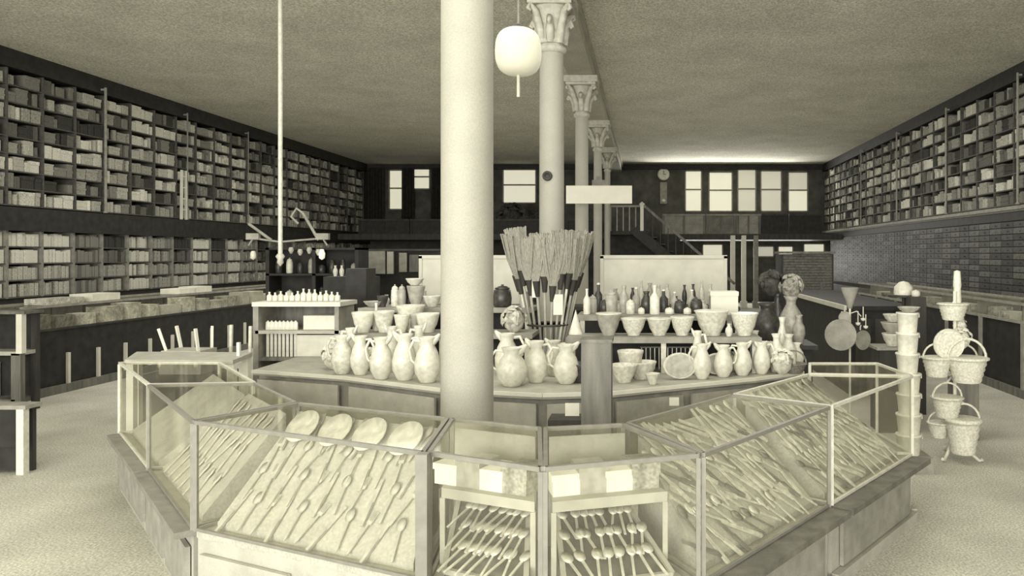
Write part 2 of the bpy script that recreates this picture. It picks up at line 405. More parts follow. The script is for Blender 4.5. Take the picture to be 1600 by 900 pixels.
# ------------------------------------------------------------------ rear gallery, stairs
mz = MB().box(XL, 24.0, 2.12, XR, YB, 2.30)
struct('trim_8', mz, DARK)
def rail_panel(pa, pb, y0, y1, m, lab):
    Yg = 24.0; t = thing('gallery_railing', lab, 'railing', (X((pa+pb)/2, Yg), Yg, 2.30), 0, 'gallery railing panels')
    hw = (X(pb, Yg)-X(pa, Yg))/2; h = Z(y0, Yg)-2.30
    part('board', MB().box(-hw, 0, 0, hw, .03, h), m, t)
    part('cap_rail', MB().box(-hw, -.04, h, hw, .06, h+.05), GREYW if m is not BLACK else DARK, t)
    for s in (-1, 0, 1): part('stile', MB().box(s*(hw-.04)-.03, -.02, 0, s*(hw-.04)+.03, 0, h), MIDW if m is not BLACK else BLACK, t)
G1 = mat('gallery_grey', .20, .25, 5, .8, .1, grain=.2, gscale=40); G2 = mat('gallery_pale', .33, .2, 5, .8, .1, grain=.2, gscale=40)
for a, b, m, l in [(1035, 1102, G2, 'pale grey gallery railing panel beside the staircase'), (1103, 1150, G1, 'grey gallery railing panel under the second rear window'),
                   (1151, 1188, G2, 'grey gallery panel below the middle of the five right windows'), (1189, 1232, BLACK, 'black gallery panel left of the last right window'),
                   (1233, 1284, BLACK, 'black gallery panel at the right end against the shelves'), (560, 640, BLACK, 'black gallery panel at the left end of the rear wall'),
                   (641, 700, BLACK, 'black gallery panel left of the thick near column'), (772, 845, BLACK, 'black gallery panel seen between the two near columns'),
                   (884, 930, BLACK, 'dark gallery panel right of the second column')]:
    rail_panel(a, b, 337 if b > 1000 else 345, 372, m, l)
for px, l in [(1145, 'pale slim post under the gallery, left of the pair'), (1162, 'pale slim post under the gallery, right of the pair'), (1181, 'thin post under the gallery beside the lower windows')]:
    solo('gallery_post', MB().box(-.07, -.07, 0, .07, .07, 2.25).box(-.1, -.1, 0, .1, .1, .2), mat('post_white', .85, .05, 5, .6, .3) if px < 1170 else GREYW, l, 'post', (X(px, 23.88), 23.88, 0), 0, 'posts under the gallery')
t = thing('staircase', 'dark staircase with slanting banister descending rightwards at the back', 'staircase', (X(985, 21), 21.0, 0))
for k in range(12):
    part('tread', MB().box(.25+k*.22, 0, 2.30-k*.19, .52+k*.22, 1.0, 2.33-k*.19).box(.25+k*.22, .02, 2.14-k*.19, .27+k*.22, 1.0, 2.30-k*.19), DARK, t)
for yy in (-.03, 1.0):
    part('stringer', MB().bar((.1, yy, 2.35), (2.9, yy, -.02), .05, .28), BLACK, t)
part('banister', MB().bar((.3, -.03, 3.05), (2.85, -.03, .85), .06, .07), MIDW, t, label='slanting brown banister')
for k in range(12): part('baluster', MB().bar((.4+k*.21, -.03, 2.2-k*.185), (.4+k*.21, -.03, 2.96-k*.18), .022), DARK, t)
part('landing', MB().box(-.6, 0, 2.2, .3, 2.98, 2.3), BLACK, t)
part('newel_post', MB().box(.27, -.07, 2.3, .36, .02, 2.98).lathe([(.06, 2.98), (.08, 3.04), (.0, 3.1)], .315, -.025, 0, 10), CREAM, t, label='pale newel post at the stair head')
for k in range(5): part('landing_bar', MB().box(-.55+k*.17, -.03, 2.3, -.52+k*.17, 0, 2.95), GREYW, t)
part('landing_rail', MB().box(-.6, -.05, 2.95, .3, .01, 3.0), GREYW, t)
part('lower_wall', MB().box(-.6, .95, 0, 1.4, 1.0, 2.2), BLACK, t)
# wall clock
t = thing('wall_clock', 'pendulum wall clock with round pale dial left of the rear windows', 'clock', (X(1037, 26.6), 26.76, Z(318, 26.6)))
part('clock_case', MB().box(-.12, -.05, 0, .12, .0, .75), GREYW, t)
rx = Matrix.Rotation(PI/2, 3, 'X')
part('dial', MB().lathe([(.21, 0), (.21, .06), (.17, .08), (.0, .08)], 0, 0, 1.02, 24, tilt=rx), PAPER, t)
part('pendulum_bob', MB().lathe([(.07, 0), (.07, .02), (0, .03)], 0, -.05, .1, 14, tilt=rx), WHITE, t)
part('hand', MB().box(-.008, -.1, 1.02, .008, -.085, 1.15).box(0, -.1, 1.01, .09, -.085, 1.025), BLACK, t)

solo('transom_light', MB().box(-.36, 0, 0, .36, .05, .24), SKYP, 'small bright transom light above the middle rear window', 'window', (X(804, 26.7), 26.74, Z(255, 26.7)))
# dark curtain and objects on the left gallery end
for i in range(4):
    b = MB(); pts = [(-.22+.055*k, .03*math.cos(k*PI)) for k in range(9)]
    for k in range(8): b.add([(pts[k][0], pts[k][1], 0), (pts[k+1][0], pts[k+1][1], 0), (pts[k+1][0], pts[k+1][1], 1.75), (pts[k][0], pts[k][1], 1.75)], [(0, 1, 2, 3)], True)
    b.add([(-.22, .05, 0), (.22, .05, 0), (.22, .05, 1.75), (-.22, .05, 1.75)], [(0, 1, 2, 3)])
    solo('dark_curtain', b, BLACK, ['dark curtain fold next to the left shelving', 'second dark curtain fold from the left shelving', 'dark curtain between the left rear windows', 'dark curtain right of the square rear window'][i], 'curtain', (X([572, 590, 637, 683][i], 26.6), 26.6, 2.9), 0, 'dark curtains on the rear wall')

# ------------------------------------------------------------------ far lower goods
def boxobj(name, pa, pb, ytop, zb, Y, dep, m, label, cat, group=None):
    return solo(name, MB().box(0, 0, 0, X(pb, Y)-X(pa, Y), dep, Z(ytop, Y)-zb), m, label, cat, (X(pa, Y), Y, zb), 0, group)
# rolltop cabinet
Yr = 14.0; wr = X(1305, Yr)-X(1222, Yr)
t = thing('rolltop_cabinet', 'dark slatted rolltop cabinet before the right rear corner', 'cabinet', (X(1222, Yr), Yr, 0))
part('body', MB().box(0, .1, 0, wr, .7, .95), DARK, t)
for s in (0, wr-.04):
    part('side_panel', MB().box(s, .12, .95, s+.04, .7, 1.66), DARK, t)
for k in range(14):
    a = k/13; part('slat', MB().box(.04, .08+.02*a, .97+k*.05, wr-.04, .11+.02*a, 1.012+k*.05), MATS['drawer_grey'], t)
part('top', MB().box(-.02, .06, 1.67, wr+.02, .74, 1.71), MIDW, t)
# long dark counter right
t = thing('dark_counter', 'long dark counter with bright top edge behind the dark jars', 'counter', (2.37, 9.0, 0))
part('body', MB().box(.02, .02, 0, .75, 4.0, 1.0), BLACK, t)
part('counter_top', MB().box(-.03, -.03, 1.0, .8, 4.05, 1.05), BLACK, t)
part('edge_strip', MB().box(-.06, -.03, 1.0, -.03, 3.0, 1.055), CREAM, t, label='bright metal edge strip')
for k in range(3): part('end_panel', MB().box(.08+k*.23, 0, .12, .26+k*.23, .02, .9), DARK, t)

# right wall glass counter
t = thing('side_counter', 'dark right side counter with low glass showcase on top', 'counter', (4.3, 7.2, 0))
part('body', MB().box(.03, 0, 0, .62, 8.4, .86), BLACK, t)
part('plinth', MB().box(0, 0, 0, .03, 8.4, .1), MIDW, t)
part('glass_front', MB().box(.03, 0, .88, .035, 8.4, 1.07), GLASS, t)
part('glass_top', MB().box(.03, 0, 1.07, .6, 8.4, 1.075), GLASS, t)
part('rail', MB().box(.0, 0, 1.065, .04, 8.4, 1.095).box(.0, 0, .855, .04, 8.4, .885).box(.58, 0, 1.065, .62, 8.4, 1.095), GREYW, t)
for k in range(8): part('pilaster', MB().box(.0, .45+k*1.12, .1, .03, .51+k*1.12, .855), GREYW, t)
for k in range(7): part('divider', MB().box(.03, .44+k*1.2, .88, .6, .455+k*1.2, 1.07), GREYW, t)
for k in range(26):
    yk = 7.5+k*.30; 
    solo('small_ware', MB().box(-.12, -.1, 0, .12, .1, R.uniform(.05, .13)), R.choice([PAPER, GOODS[5], GOODS[4], GOODS[3], PALEW]),
         'small pale ware inside the right counter showcase, %s from the near end' % ORD[min(k, 25)], 'ware', (4.56, yk, .862), R.uniform(-.1, .1), 'wares in the right counter')
t = thing('wall_counter', 'dim long counter top along the right wall drawers', 'counter', (5.45, 7.2, 0))
part('body', MB().box(.02, 0, 0, .64, 17, .78), BLACK, t); part('counter_top', MB().box(0, 0, .78, .66, 17, .81), DARK, t)

# left glass counters
t = thing('side_counter', 'long dark left side counter with low glass showcase on top', 'counter', (-7.0, 8.6, 0))
part('body', MB().box(-.6, 0, 0, 0, 9.6, .76), BLACK, t)
part('plinth', MB().box(0, 0, 0, .04, 9.6, .10), MIDW, t)
part('glass_front', MB().box(-.01, 0, .78, -.005, 9.6, 1.04), GLASS, t); part('glass_top', MB().box(-.6, 0, 1.04, 0, 9.6, 1.045), GLASS, t)
part('rail', MB().box(-.02, 0, 1.03, .015, 9.6, 1.06).box(-.6, 0, 1.03, -.57, 9.6, 1.06), GREYW, t)
part('lower_rail', MB().box(-.02, 0, .755, .015, 9.6, .78), DARK, t)
for k in range(17): part('pilaster', MB().box(.0, .66+k*.51, .05, .03, .70+k*.51, .47), CREAM, t, label='pale upright strip')
for k in range(0): part('divider', MB().box(-.58, .02+k*1.5, .78, 0, .05+k*1.5, 1.03), GREYW, t)
for k in range(22):
    sz = R.uniform(.08, .2); m_ = R.choice([PAPER, GOODS[5], GOODS[4], GOODS[6], WHITE, GOODS[2]]) if k < 12 else R.choice([GOODS[2], GOODS[1], GOODS[4], PAPER])
    sz *= 1.2; solo('small_ware', MB().box(-.12, -sz, 0, .12, sz, R.uniform(.1, .24)), m_, 'ware inside the left counter showcase, %s from the near end' % ORD[k], 'ware', (-7.17, 8.9+k*.42, .762), R.uniform(-.1, .1), 'wares in the left counter')
for i, (px, py, wpx, hpx, l) in enumerate([(155, 478, 34, 11, 'white box on the left counter beneath the narrow dark bays'), (92, 478, 40, 9, 'grey flat parcel on the left counter near its front end'),
        (283, 470, 22, 8, 'small white parcel on the left counter left of the pale books'), (310, 466, 22, 9, 'second small white parcel on the left counter')]):
    Yc = F*-7.25/(px-VX); wv = wpx*Yc/F; hv = hpx*Yc/F
    solo('parcel', MB().box(-.15, -wv*.9, 0, .15, wv*.9, hv), PAPER if i != 1 else GOODS[4], l, 'parcel', (-7.3, Yc, 1.046), 0, 'parcels on the left counter')

# open display stand at the extreme left
t = thing('display_stand', 'open two-shelf display stand at the left edge with white post', 'stand', (-8.08, 8.0, 0))
part('top', MB().box(0, 0, 1.03, 1.6, .26, 1.06), MIDW, t)
part('shelf', MB().box(0, .0, .60, 1.55, .26, .64), PALEW, t)
part('shelf', MB().box(0, .0, .10, 1.5, .26, .14), MIDW, t)
part('post', MB().box(1.52, -.01, .62, 1.58, .05, 1.03), CREAM, t, label='white front post')
part('post', MB().box(1.46, -.0, 0, 1.56, .06, .62), MIDW, t); part('post', MB().box(1.50, .21, 0, 1.56, .26, 1.03), DARK, t)
part('post', MB().box(0, 0, 0, .06, .06, 1.03), DARK, t)
part('back_panel', MB().box(0, .245, .1, 1.5, .26, 1.03), BLACK, t)
for k in range(4):
    solo('bottle', MB().lathe([(.03, 0), (.03, .2), (.012, .27), (.012, .32)], n=10), [WHITE, GREYG, WHITE, IVORY][k], ['white bottle', 'grey bottle', 'second white bottle', 'ivory bottle'][k]+' on the middle shelf of the left-edge display stand', 'bottle', (-7.78+k*.24, 8.1, .642), 0, 'bottles on the left-edge stand')
for k in range(5):
    solo('slim_box', MB().box(-.03, -.1, 0, .03, .1, .36), [CREAM, GREYW, CREAM, DARK, GREYW][k], ['cream', 'grey', 'second cream', 'dark', 'second grey'][k]+' slim upright box on the bottom shelf of the left-edge stand', 'box', (-7.71+k*.19, 8.13, .142), 0, 'slim boxes on the left-edge stand')
t = thing('low_bench', 'low black bench with one white leg at the left edge', 'bench', (-5.9, 5.75, 0))
part('top', MB().box(0, 0, .49, 1.25, .16, .52), GREYW, t); part('apron', MB().box(.02, .03, .2, 1.17, .05, .49), BLACK, t)
part('leg', MB().box(1.18, 0, 0, 1.235, .055, .49), WHITE, t, label='white front leg'); part('leg', MB().box(1.18, .12, 0, 1.21, .155, .49), DARK, t)
part('leg', MB().box(.0, 0, 0, .05, .05, .49), DARK, t); part('body', MB().box(.03, .055, .02, 1.16, .15, .48), BLACK, t)

# ------------------------------------------------------------------ the big glass showcase in the foreground
TZ, BZ = .90, .40
def cp(px, py): y_ = YZ(py, TZ); return Vector((X(px, y_), y_))
def lerp(a, b, t_): return a+(b-a)*t_
o = dict(a=cp(185, 565), b=cp(230, 600), c=cp(300, 657), e=cp(848, 731), f=cp(1098, 709), h=cp(1428, 586), i=cp(1372, 566))
n_ = dict(a=cp(345, 565), b=cp(400, 597), c=cp(465, 628), e=cp(848, 666), f=cp(975, 660), h=cp(1262, 583), i=cp(1262, 566))
o['d'] = lerp(o['c'], o['e'], (cp(665, 706).x-o['c'].x)/(o['e'].x-o['c'].x)); n_['d'] = lerp(n_['c'], n_['e'], (cp(705, 652).x-n_['c'].x)/(n_['e'].x-n_['c'].x))
o['g'] = lerp(o['f'], o['h'], (cp(1300, 634).x-o['f'].x)/(o['h'].x-o['f'].x)); n_['g'] = lerp(n_['f'], n_['h'], .50)
FRAME = mat('case_frame', .22, .12, 20, .45, .4); FRAMEP = mat('case_frame_pale', .60, .15, 20, .45, .4)
def case_unit(k0, k1, label, fm, wf=.017, base_m=PALEW, ledge=None, deck=CLOTH):
    q = [o[k0], o[k1], n_[k1], n_[k0]]; c = (q[0]+q[1]+q[2]+q[3])/4; c3 = Vector((c.x, c.y, 0))
    # shrink by a hair so that neighbouring units stay apart
    q = [p+(c-p).normalized()*.018 for p in q]; L = [p-c for p in q]
    t = thing('glass_showcase', label, 'showcase', (c.x, c.y, 0), 0, 'units of the glass showcase island')
    part('base', MB().prism([tuple(p*.985) for p in L], .0, BZ-.03), base_m, t)
    part('deck', MB().prism([tuple(p*.995) for p in L], BZ-.03, BZ), deck, t)
    fr = [(0, 1), (1, 2), (2, 3), (3, 0)]
    for a, b in fr:
        p, r_ = L[a], L[b]
        part('top_rail', MB().bar((p.x, p.y, TZ-wf/2), (r_.x, r_.y, TZ-wf/2), wf, wf), fm, t)
        part('bottom_rail', MB().bar((p.x, p.y, BZ+wf/2), (r_.x, r_.y, BZ+wf/2), wf*.8, wf*.8), fm, t)
        if (a, b) == (0, 1) or (a, b) == (2, 3):
            part('glass_pane', MB().bar((p.x, p.y, (BZ+TZ)/2), (r_.x, r_.y, (BZ+TZ)/2), .005, TZ-BZ-2*wf), GLASS, t)
    for p in L: part('post', MB().box(p.x-wf/2, p.y-wf/2, BZ, p.x+wf/2, p.y+wf/2, TZ-wf), fm, t)
    part('glass_top', MB().prism([tuple(p*.99) for p in L], TZ-.008, TZ-.002), GLASS, t)
    # panelled plinth
    d = (L[1]-L[0]); ln = d.length; d.normalize(); nn = Vector((d.y, -d.x))
    if nn.dot(L[0]) < 0: nn = -nn
    m = max(1, int(ln/.62)); pm = ledge[1] if ledge else base_m
    for j in range(m):
        a = L[0]+d*(ln*(j+.08)/m)+nn*.012; b = L[0]+d*(ln*(j+.92)/m)+nn*.012
        part('plinth_panel', MB().bar((a.x, a.y, .19), (b.x, b.y, .19), .02, .24), pm, t)
    if base_m is PALEW and not (ledge and ledge[0] is LEDL): part('skirting', MB().bar((L[0].x+nn.x*.02, L[0].y+nn.y*.02, .03), (L[1].x+nn.x*.02, L[1].y+nn.y*.02, .03), .04, .06), base_m, t)
    if ledge:
        lw_ = .09 if ledge[0] is LEDL else .13; a, b = L[0]+nn*(lw_/2-.015), L[1]+nn*(lw_/2-.015)
        part('ledge', MB().bar((a.x, a.y, BZ-.015), (b.x, b.y, BZ-.015), lw_, .03), ledge[0], t, label='dark projecting ledge')
    return t
LEDG = mat('ledge_dark', .15, .3, 12, .6, .3, grain=.15)
LEDL = mat('ledge_grey', .24, .2, 12, .6, .3, grain=.15)
case_unit('a', 'b', 'far left end unit of the glass showcase, beside the aisle', FRAMEP, ledge=(LEDL, GREYW))
case_unit('b', 'c', 'left angled unit of the glass showcase between the two pale crossbars', FRAME, ledge=(LEDL, GREYW))
case_unit('c', 'd', 'wide front unit of the glass showcase left of the thick grey post', FRAME)
case_unit('d', 'e', 'front showcase unit below the thick column, with dark trays inside', FRAME)
case_unit('e', 'f', 'front showcase unit right of the centre seam, below the dark square post', FRAME)
case_unit('f', 'g', 'near right angled unit of the glass showcase, full of cutlery', FRAME, ledge=(LEDG, GREYW))
case_unit('g', 'h', 'far right angled unit of the glass showcase, next to the basket tree', FRAMEP, ledge=(LEDG, GREYW))
case_unit('h', 'i', 'rear right end unit of the glass showcase behind the angled ones', FRAMEP, deck=GREYW)
solo('corner_post', MB().box(-.022, -.022, BZ, .022, .022, TZ+.004), FRAME, 'thick grey upright at the junction of the front showcase units', 'post', (lerp(o['c'], o['d'], 1).x, o['d'].y-.035, 0))

def inq(k0, k1, u, v):
    """u along the unit, v from the front glass to the back"""
    a = lerp(o[k0], o[k1], u); b = lerp(n_[k0], n_[k1], u); return lerp(a, b, v)
# wide front unit: white cloths and pale dishes
def plate_mb(r): return MB().lathe([(r*.55, 0), (r*.6, .006), (r, .022), (r*.98, .027), (r*.6, .012), (0, .010)], n=20)
def knife_mb(l):
    return MB().box(-l/2, -.008, 0, -l*.05, .008, .012).box(-l*.05, -.009, .002, l/2-.02, .009, .006)
KN_M = knife_mb(.24).mesh('knife', SILVER)
def spoon_mb(l): return MB().box(-l/2, -.005, .004, l*.25, .005, .009).lathe([(.004, 0), (.02, .006), (.022, .01), (.0, .006)], l*.33, 0, .001, 10, 1.5, 1)
SP_M = spoon_mb(.19).mesh('spoon', SILVER)
def fork_mb(l):
    b = MB().box(-l/2, -.005, .004, l*.2, .005, .009).box(l*.2, -.014, .004, l*.28, .014, .008)
    for k in range(4): b.box(l*.28, -.014+k*.0085, .004, l*.5, -.010+k*.0085, .007)
    return b
FK_M = fork_mb(.2).mesh('fork', SILVER)
dk = mat('cutlery_dark', .2, .3, 20, .4, .5)
KN_D = knife_mb(.24).mesh('knife', dk); SP_D = spoon_mb(.19).mesh('spoon', dk)
palec = mat('pale_cutlery', .42, .2, 30, .5, .3)
KN_P, SP_P, FK_P = knife_mb(.24).mesh('knife', palec), spoon_mb(.19).mesh('spoon', palec), fork_mb(.2).mesh('fork', palec)
def unit_words(k): return {'b': 'left angled unit', 'c': 'wide front unit', 'd': 'front unit left of the seam', 'e': 'front unit right of the seam', 'f': 'near right angled unit', 'g': 'far right angled unit'}[k]
def cloth(k0, k1, u0, u1, v0, v1, m, label, h=.012):
    pts = [inq(k0, k1, u0, v0), inq(k0, k1, u1, v0), inq(k0, k1, u1, v1), inq(k0, k1, u0, v1)]; c = sum(pts, Vector((0, 0)))/4
    return solo('folded_cloth', MB().prism([tuple(p-c) for p in pts], 0, h), m, label, 'cloth', (c.x, c.y, BZ+.001), 0, 'cloths in the showcase')
# sloping display boards carry goods up to near the glass so they show through the front
def slope_board(k0, k1, label, m, u0=.06, u1=.94, zb=.30):
    a, b = inq(k0, k1, u0, .12), inq(k0, k1, u1, .12); c2, d2 = inq(k0, k1, u1, .91), inq(k0, k1, u0, .91); c = (a+b+c2+d2)/4
    z1, z2 = .03, zb
    vs = [(a.x, a.y, 0), (b.x, b.y, 0), (c2.x, c2.y, 0), (d2.x, d2.y, 0), (a.x, a.y, z1), (b.x, b.y, z1), (c2.x, c2.y, z2), (d2.x, d2.y, z2)]
    vs = [(x-c.x, y-c.y, z) for x, y, z in vs]
    solo('sloping_board', MB().add(vs, [(0,3,2,1),(4,5,6,7),(0,1,5,4),(1,2,6,5),(2,3,7,6),(3,0,4,7)]), m, label, 'board', (c.x, c.y, BZ+.001), 0, 'sloping display boards')
    def surf(u, v):
        p = inq(k0, k1, u0+(u1-u0)*u, .12+.79*v); return (p.x, p.y, BZ+z1+(z2-z1)*v+.006)
    fw = lerp(c2, d2, .5)-lerp(a, b, .5); pitch = math.atan2(z2-z1, fw.length); dr_ = (b-a); ang = math.atan2(dr_.y, dr_.x)
    return surf, ang, pitch
def lay(o_, ang, pitch, spin):
    o_.rotation_euler = (Matrix.Rotation(ang, 3, 'Z') @ Matrix.Rotation(pitch, 3, 'X') @ Matrix.Rotation(spin, 3, 'Z')).to_euler()
RC = random.Random(3)
slope_board('a', 'b', 'cream sloping board inside the far left end unit', CLOTH, zb=.42)
s1, a1, p1 = slope_board('c', 'd', 'cream cloth covered sloping board inside the wide front unit', CLOTH, zb=.455)
for r_ in range(4):
    for k in range(11):
        kd = (k+r_) % 3; ob = obj(['knife', 'spoon', 'fork'][kd], [KN_P, SP_P, FK_P][kd], None, s1((k+.6)/11.6, .12+r_*.24))
        lay(ob, a1, p1, PI/2+RC.uniform(-.3, .3))
        tag(ob, 'silver %s in the %s, %s row up, %s from the left' % (['knife', 'spoon', 'fork'][kd], unit_words('c'), ORD[r_], ORD[k]), 'cutlery', 'cutlery in the wide front unit')
for k in range(4):
    px_ = s1(.14+k*.23, .84); ob = solo('plate', plate_mb(.09), IVORY, 'pale plate on the sloping board of the wide front unit, %s from the left' % ORD[k], 'plate', (px_[0], px_[1], px_[2]+.01), 0, 'plates in the wide front unit'); lay(ob, a1, p1, 0)
s2, a2, p2 = slope_board('b', 'c', 'cream sloping board inside the left angled unit', CLOTH, zb=.44)
for r_ in range(3):
    for k in range(7):
        ob = obj('spoon', SP_M, None, s2((k+.7)/7.8, .15+r_*.3)); lay(ob, a2, p2, PI/2+RC.uniform(-.4, .4))
        tag(ob, 'silver spoon in the left angled unit, %s row up, %s along' % (ORD[r_], ORD[k]), 'cutlery', 'spoons in the left angled unit')
for k0, k1, nm in (('f', 'g', 'near right angled unit'), ('g', 'h', 'far right angled unit')):
    s3, a3, p3 = slope_board(k0, k1, 'pale sloping board strewn with cutlery inside the %s' % nm, CLOTH, zb=.45)
    for r_ in range(6):
        for k in range(13):
            kd = (r_ + (k // 5)) % 3; dark = RC.random() < .25
            ob = obj(['knife', 'spoon', 'fork'][kd], [KN_D if dark else KN_M, SP_D if dark else SP_M, FK_M][kd], None, s3((k+.6)/13.6, .08+r_*.165)); lay(ob, a3, p3, PI*.5+.5+RC.uniform(-.55, .55))
            tag(ob, '%s %s in the %s, %s row up, %s from the near end' % ('dark' if dark and kd < 2 else 'silver', ['knife', 'spoon', 'fork'][kd], nm, ORD[r_], ORD[k]), 'cutlery', 'cutlery in the '+nm)
# seam units: pale stepped shelf, dark lined trays below
for k0, k1, nm in (('d', 'e', 'left'), ('e', 'f', 'right')):
    t = thing('stepped_shelf', 'pale raised shelf inside the front unit %s of the seam' % nm, 'shelf', (0, 0, 0), 0, 'raised shelves in the front units')
    q = [inq(k0, k1, .07, .30), inq(k0, k1, .93, .30), inq(k0, k1, .93, .90), inq(k0, k1, .07, .90)]; c = (q[0]+q[1]+q[2]+q[3])/4; t.location = (c.x, c.y, BZ+.002)
    L = [p-c for p in q]
    part('board', MB().prism([tuple(p) for p in L], .27, .31), PALEW, t)
    for p in L: part('leg', MB().box(p.x*.97-.01, p.y*.97-.01, 0, p.x*.97+.01, p.y*.97+.01, .27), PALEW, t)
    part('back_board', MB().bar((L[3].x, L[3].y, .14), (L[2].x, L[2].y, .14), .01, .26), DARK, t)
    part('upper_back_board', MB().bar((L[3].x, L[3].y, .39), (L[2].x, L[2].y, .39), .01, .15), PALEW, t)
    # dark tray of silver below
    q = [inq(k0, k1, .14, .12), inq(k0, k1, .86, .12), inq(k0, k1, .86, .85), inq(k0, k1, .14, .85)]; c = (q[0]+q[1]+q[2]+q[3])/4; L = [p-c for p in q]
    t = thing('cutlery_tray', 'dark lined tray of silverware low in the front unit %s of the seam' % nm, 'tray', (c.x, c.y, BZ+.001), 0, 'dark trays in the front units')
    zb = .19; vs = [(L[0].x, L[0].y, 0), (L[1].x, L[1].y, 0), (L[2].x, L[2].y, 0), (L[3].x, L[3].y, 0), (L[0].x, L[0].y, .03), (L[1].x, L[1].y, .03), (L[2].x, L[2].y, zb), (L[3].x, L[3].y, zb)]
    part('lining', MB().add(vs, [(0,3,2,1),(4,5,6,7),(0,1,5,4),(1,2,6,5),(2,3,7,6),(3,0,4,7)]), mat('tray_lining', .13, .4, 16, .9, .1, grain=.2), t)
    for e_, (a_, b_) in enumerate([(0, 1), (1, 2), (2, 3), (3, 0)]):
        za = .03 if a_ in (0, 1) else zb; zc = .03 if b_ in (0, 1) else zb
        part('rim', MB().bar((L[a_].x, L[a_].y, za), (L[b_].x, L[b_].y, zc), .02, .02), PALEW, t)
    fw = lerp(L[2], L[3], .5)-lerp(L[0], L[1], .5); pit = math.atan2(zb-.03, fw.length); an = math.atan2((L[1]-L[0]).y, (L[1]-L[0]).x)
    for r_ in range(3):
        for k in range(8):
            u = (k+.7)/8.4; v = .12+r_*.26; p = inq(k0, k1, .16+.68*u, .12+.73*v)
            ob = obj('spoon', SP_M, None, (p.x, p.y, BZ+.05+(zb-.03)*v)); lay(ob, an, pit, PI/2+RC.uniform(-.3, .3))
            tag(ob, 'silver spoon on the dark tray %s of the seam, %s row up, %s along' % (nm, ORD[r_], ORD[k]), 'cutlery', 'spoons on the dark trays')
    for k in range(4):
        p = inq(k0, k1, .17+.22*k, .5)
        solo('lidded_box', MB().box(-.055, -.07, 0, .055, .07, .06).box(-.06, -.075, .06, .06, .075, .085+.02*(k % 2)), [PAPER, GREYG, CREAM, GOODS[3]][k], '%s lidded box on the raised shelf %s of the seam' % (['white', 'grey', 'cream', 'dim'][k], nm), 'box', (p.x, p.y, BZ+.311), an, 'boxes on the raised shelves')
# pale label card on the inner right side
def card(px, py, Y, wpx, hpx, label, m=PAPER, th=.006):
    ww = wpx*Y/F; hh = hpx*Y/F
    return solo('price_card', MB().box(-ww/2, 0, 0, ww/2, th, hh), m, label, 'card', (X(px, Y), Y, Z(py, Y)), 0, 'small price cards')

# pale table beyond the left end of the showcase with the low crate on it
tp = [(180, 565), (200, 552), (384, 553), (352, 566)]
pv = [cp(a, b) for a, b in tp]; c = sum(pv, Vector((0, 0)))/4+Vector((0, .10)); L = [p-sum(pv, Vector((0, 0)))/4 for p in pv]
t = thing('pale_table', 'pale topped table just beyond the left end of the glass showcase', 'table', (c.x, c.y, 0))
part('tabletop', MB().prism([tuple(p) for p in L], .87, .90), PALEW, t)
for p in L: part('leg', MB().box(p.x*.93-.025, p.y*.8-.025, 0, p.x*.93+.025, p.y*.8+.025, .87), CREAM, t)
tc0 = c
cy = 6.35
t = thing('stake_stool', 'low pale stool with four upturned legs beyond the left showcase end', 'stool', (X(296, cy), cy, .78))
part('seat', MB().box(-.16, -.12, 0, .16, .12, .09), PALEW, t)
for sx, sy in ((-1, -1), (1, -1), (1, 1), (-1, 1)):
    part('leg', MB().bar((sx*.13, sy*.1, .09), (sx*.15-.03, sy*.12, .27), .02), CREAM, t)
part('skirt', MB().box(-.17, -.13, -.1, .17, .13, 0), GREYW, t)
solo('stool_stand', MB().box(-.3, -.2, 0, .3, .2, .68), DARK, 'dark block carrying the low pale stool with upturned legs', 'stand', (X(296, cy), cy, 0))
for k, (px, y0, y1, Yd) in enumerate([(358, 508, 552, 6.8), (388, 510, 552, 6.8), (373, 545, 566, 5.7)]):
    solo('white_stake', MB().bar((0, 0, 0), (.02 if k < 2 else 0, 0, Z(y0, Yd)-Z(y1, Yd)+(.78 if k < 2 else 0)), .022), WHITE, ['thin white stake standing left of the dark aisle gap', 'slanting white stake next to the tall bottle stand', 'short white peg at the corner of the pale table'][k], 'stake', (X(px, Yd), Yd, 0 if k < 2 else .90), 0, 'white stakes on the left')

# ------------------------------------------------------------------ centre counter and tiers
PZ = .72
fl = [(395, 578), (538, 588), (690, 607), (848, 615), (955, 612), (1180, 590), (1255, 580)]
FP = []
for px, py in fl:
    y_ = YZ(py, PZ); FP.append(Vector((X(px, y_), y_)))
poly = [tuple(p-Vector((-1, 6.3))) for p in FP]+[(1.98, 7.2-6.3), (1.98, 7.9-6.3), (-1.7, 7.9-6.3), (-1.7, .7), (FP[0].x+1, .7)]
t = thing('centre_counter', 'long pale centre counter carrying white crockery behind the showcase', 'counter', (-1, 6.3, 0))
part('counter_top', MB().prism(poly, PZ-.04, PZ), PALEW, t)
part('body', MB().prism([(x*.985, y*.97+.03) for x, y in poly], .0, PZ-.04), GREYW, t)
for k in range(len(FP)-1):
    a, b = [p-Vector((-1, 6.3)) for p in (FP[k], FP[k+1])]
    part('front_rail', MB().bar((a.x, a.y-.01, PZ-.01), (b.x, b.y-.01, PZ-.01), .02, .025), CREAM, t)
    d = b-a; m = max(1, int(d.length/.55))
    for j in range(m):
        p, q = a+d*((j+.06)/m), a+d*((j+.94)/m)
        part('front_panel', MB().bar((p.x, p.y+.0, .40), (q.x, q.y+.0, .40), .02, .50), PALEW if k < 4 else GREYW, t)  # right-hand panels greyer: their shade is put into the colour
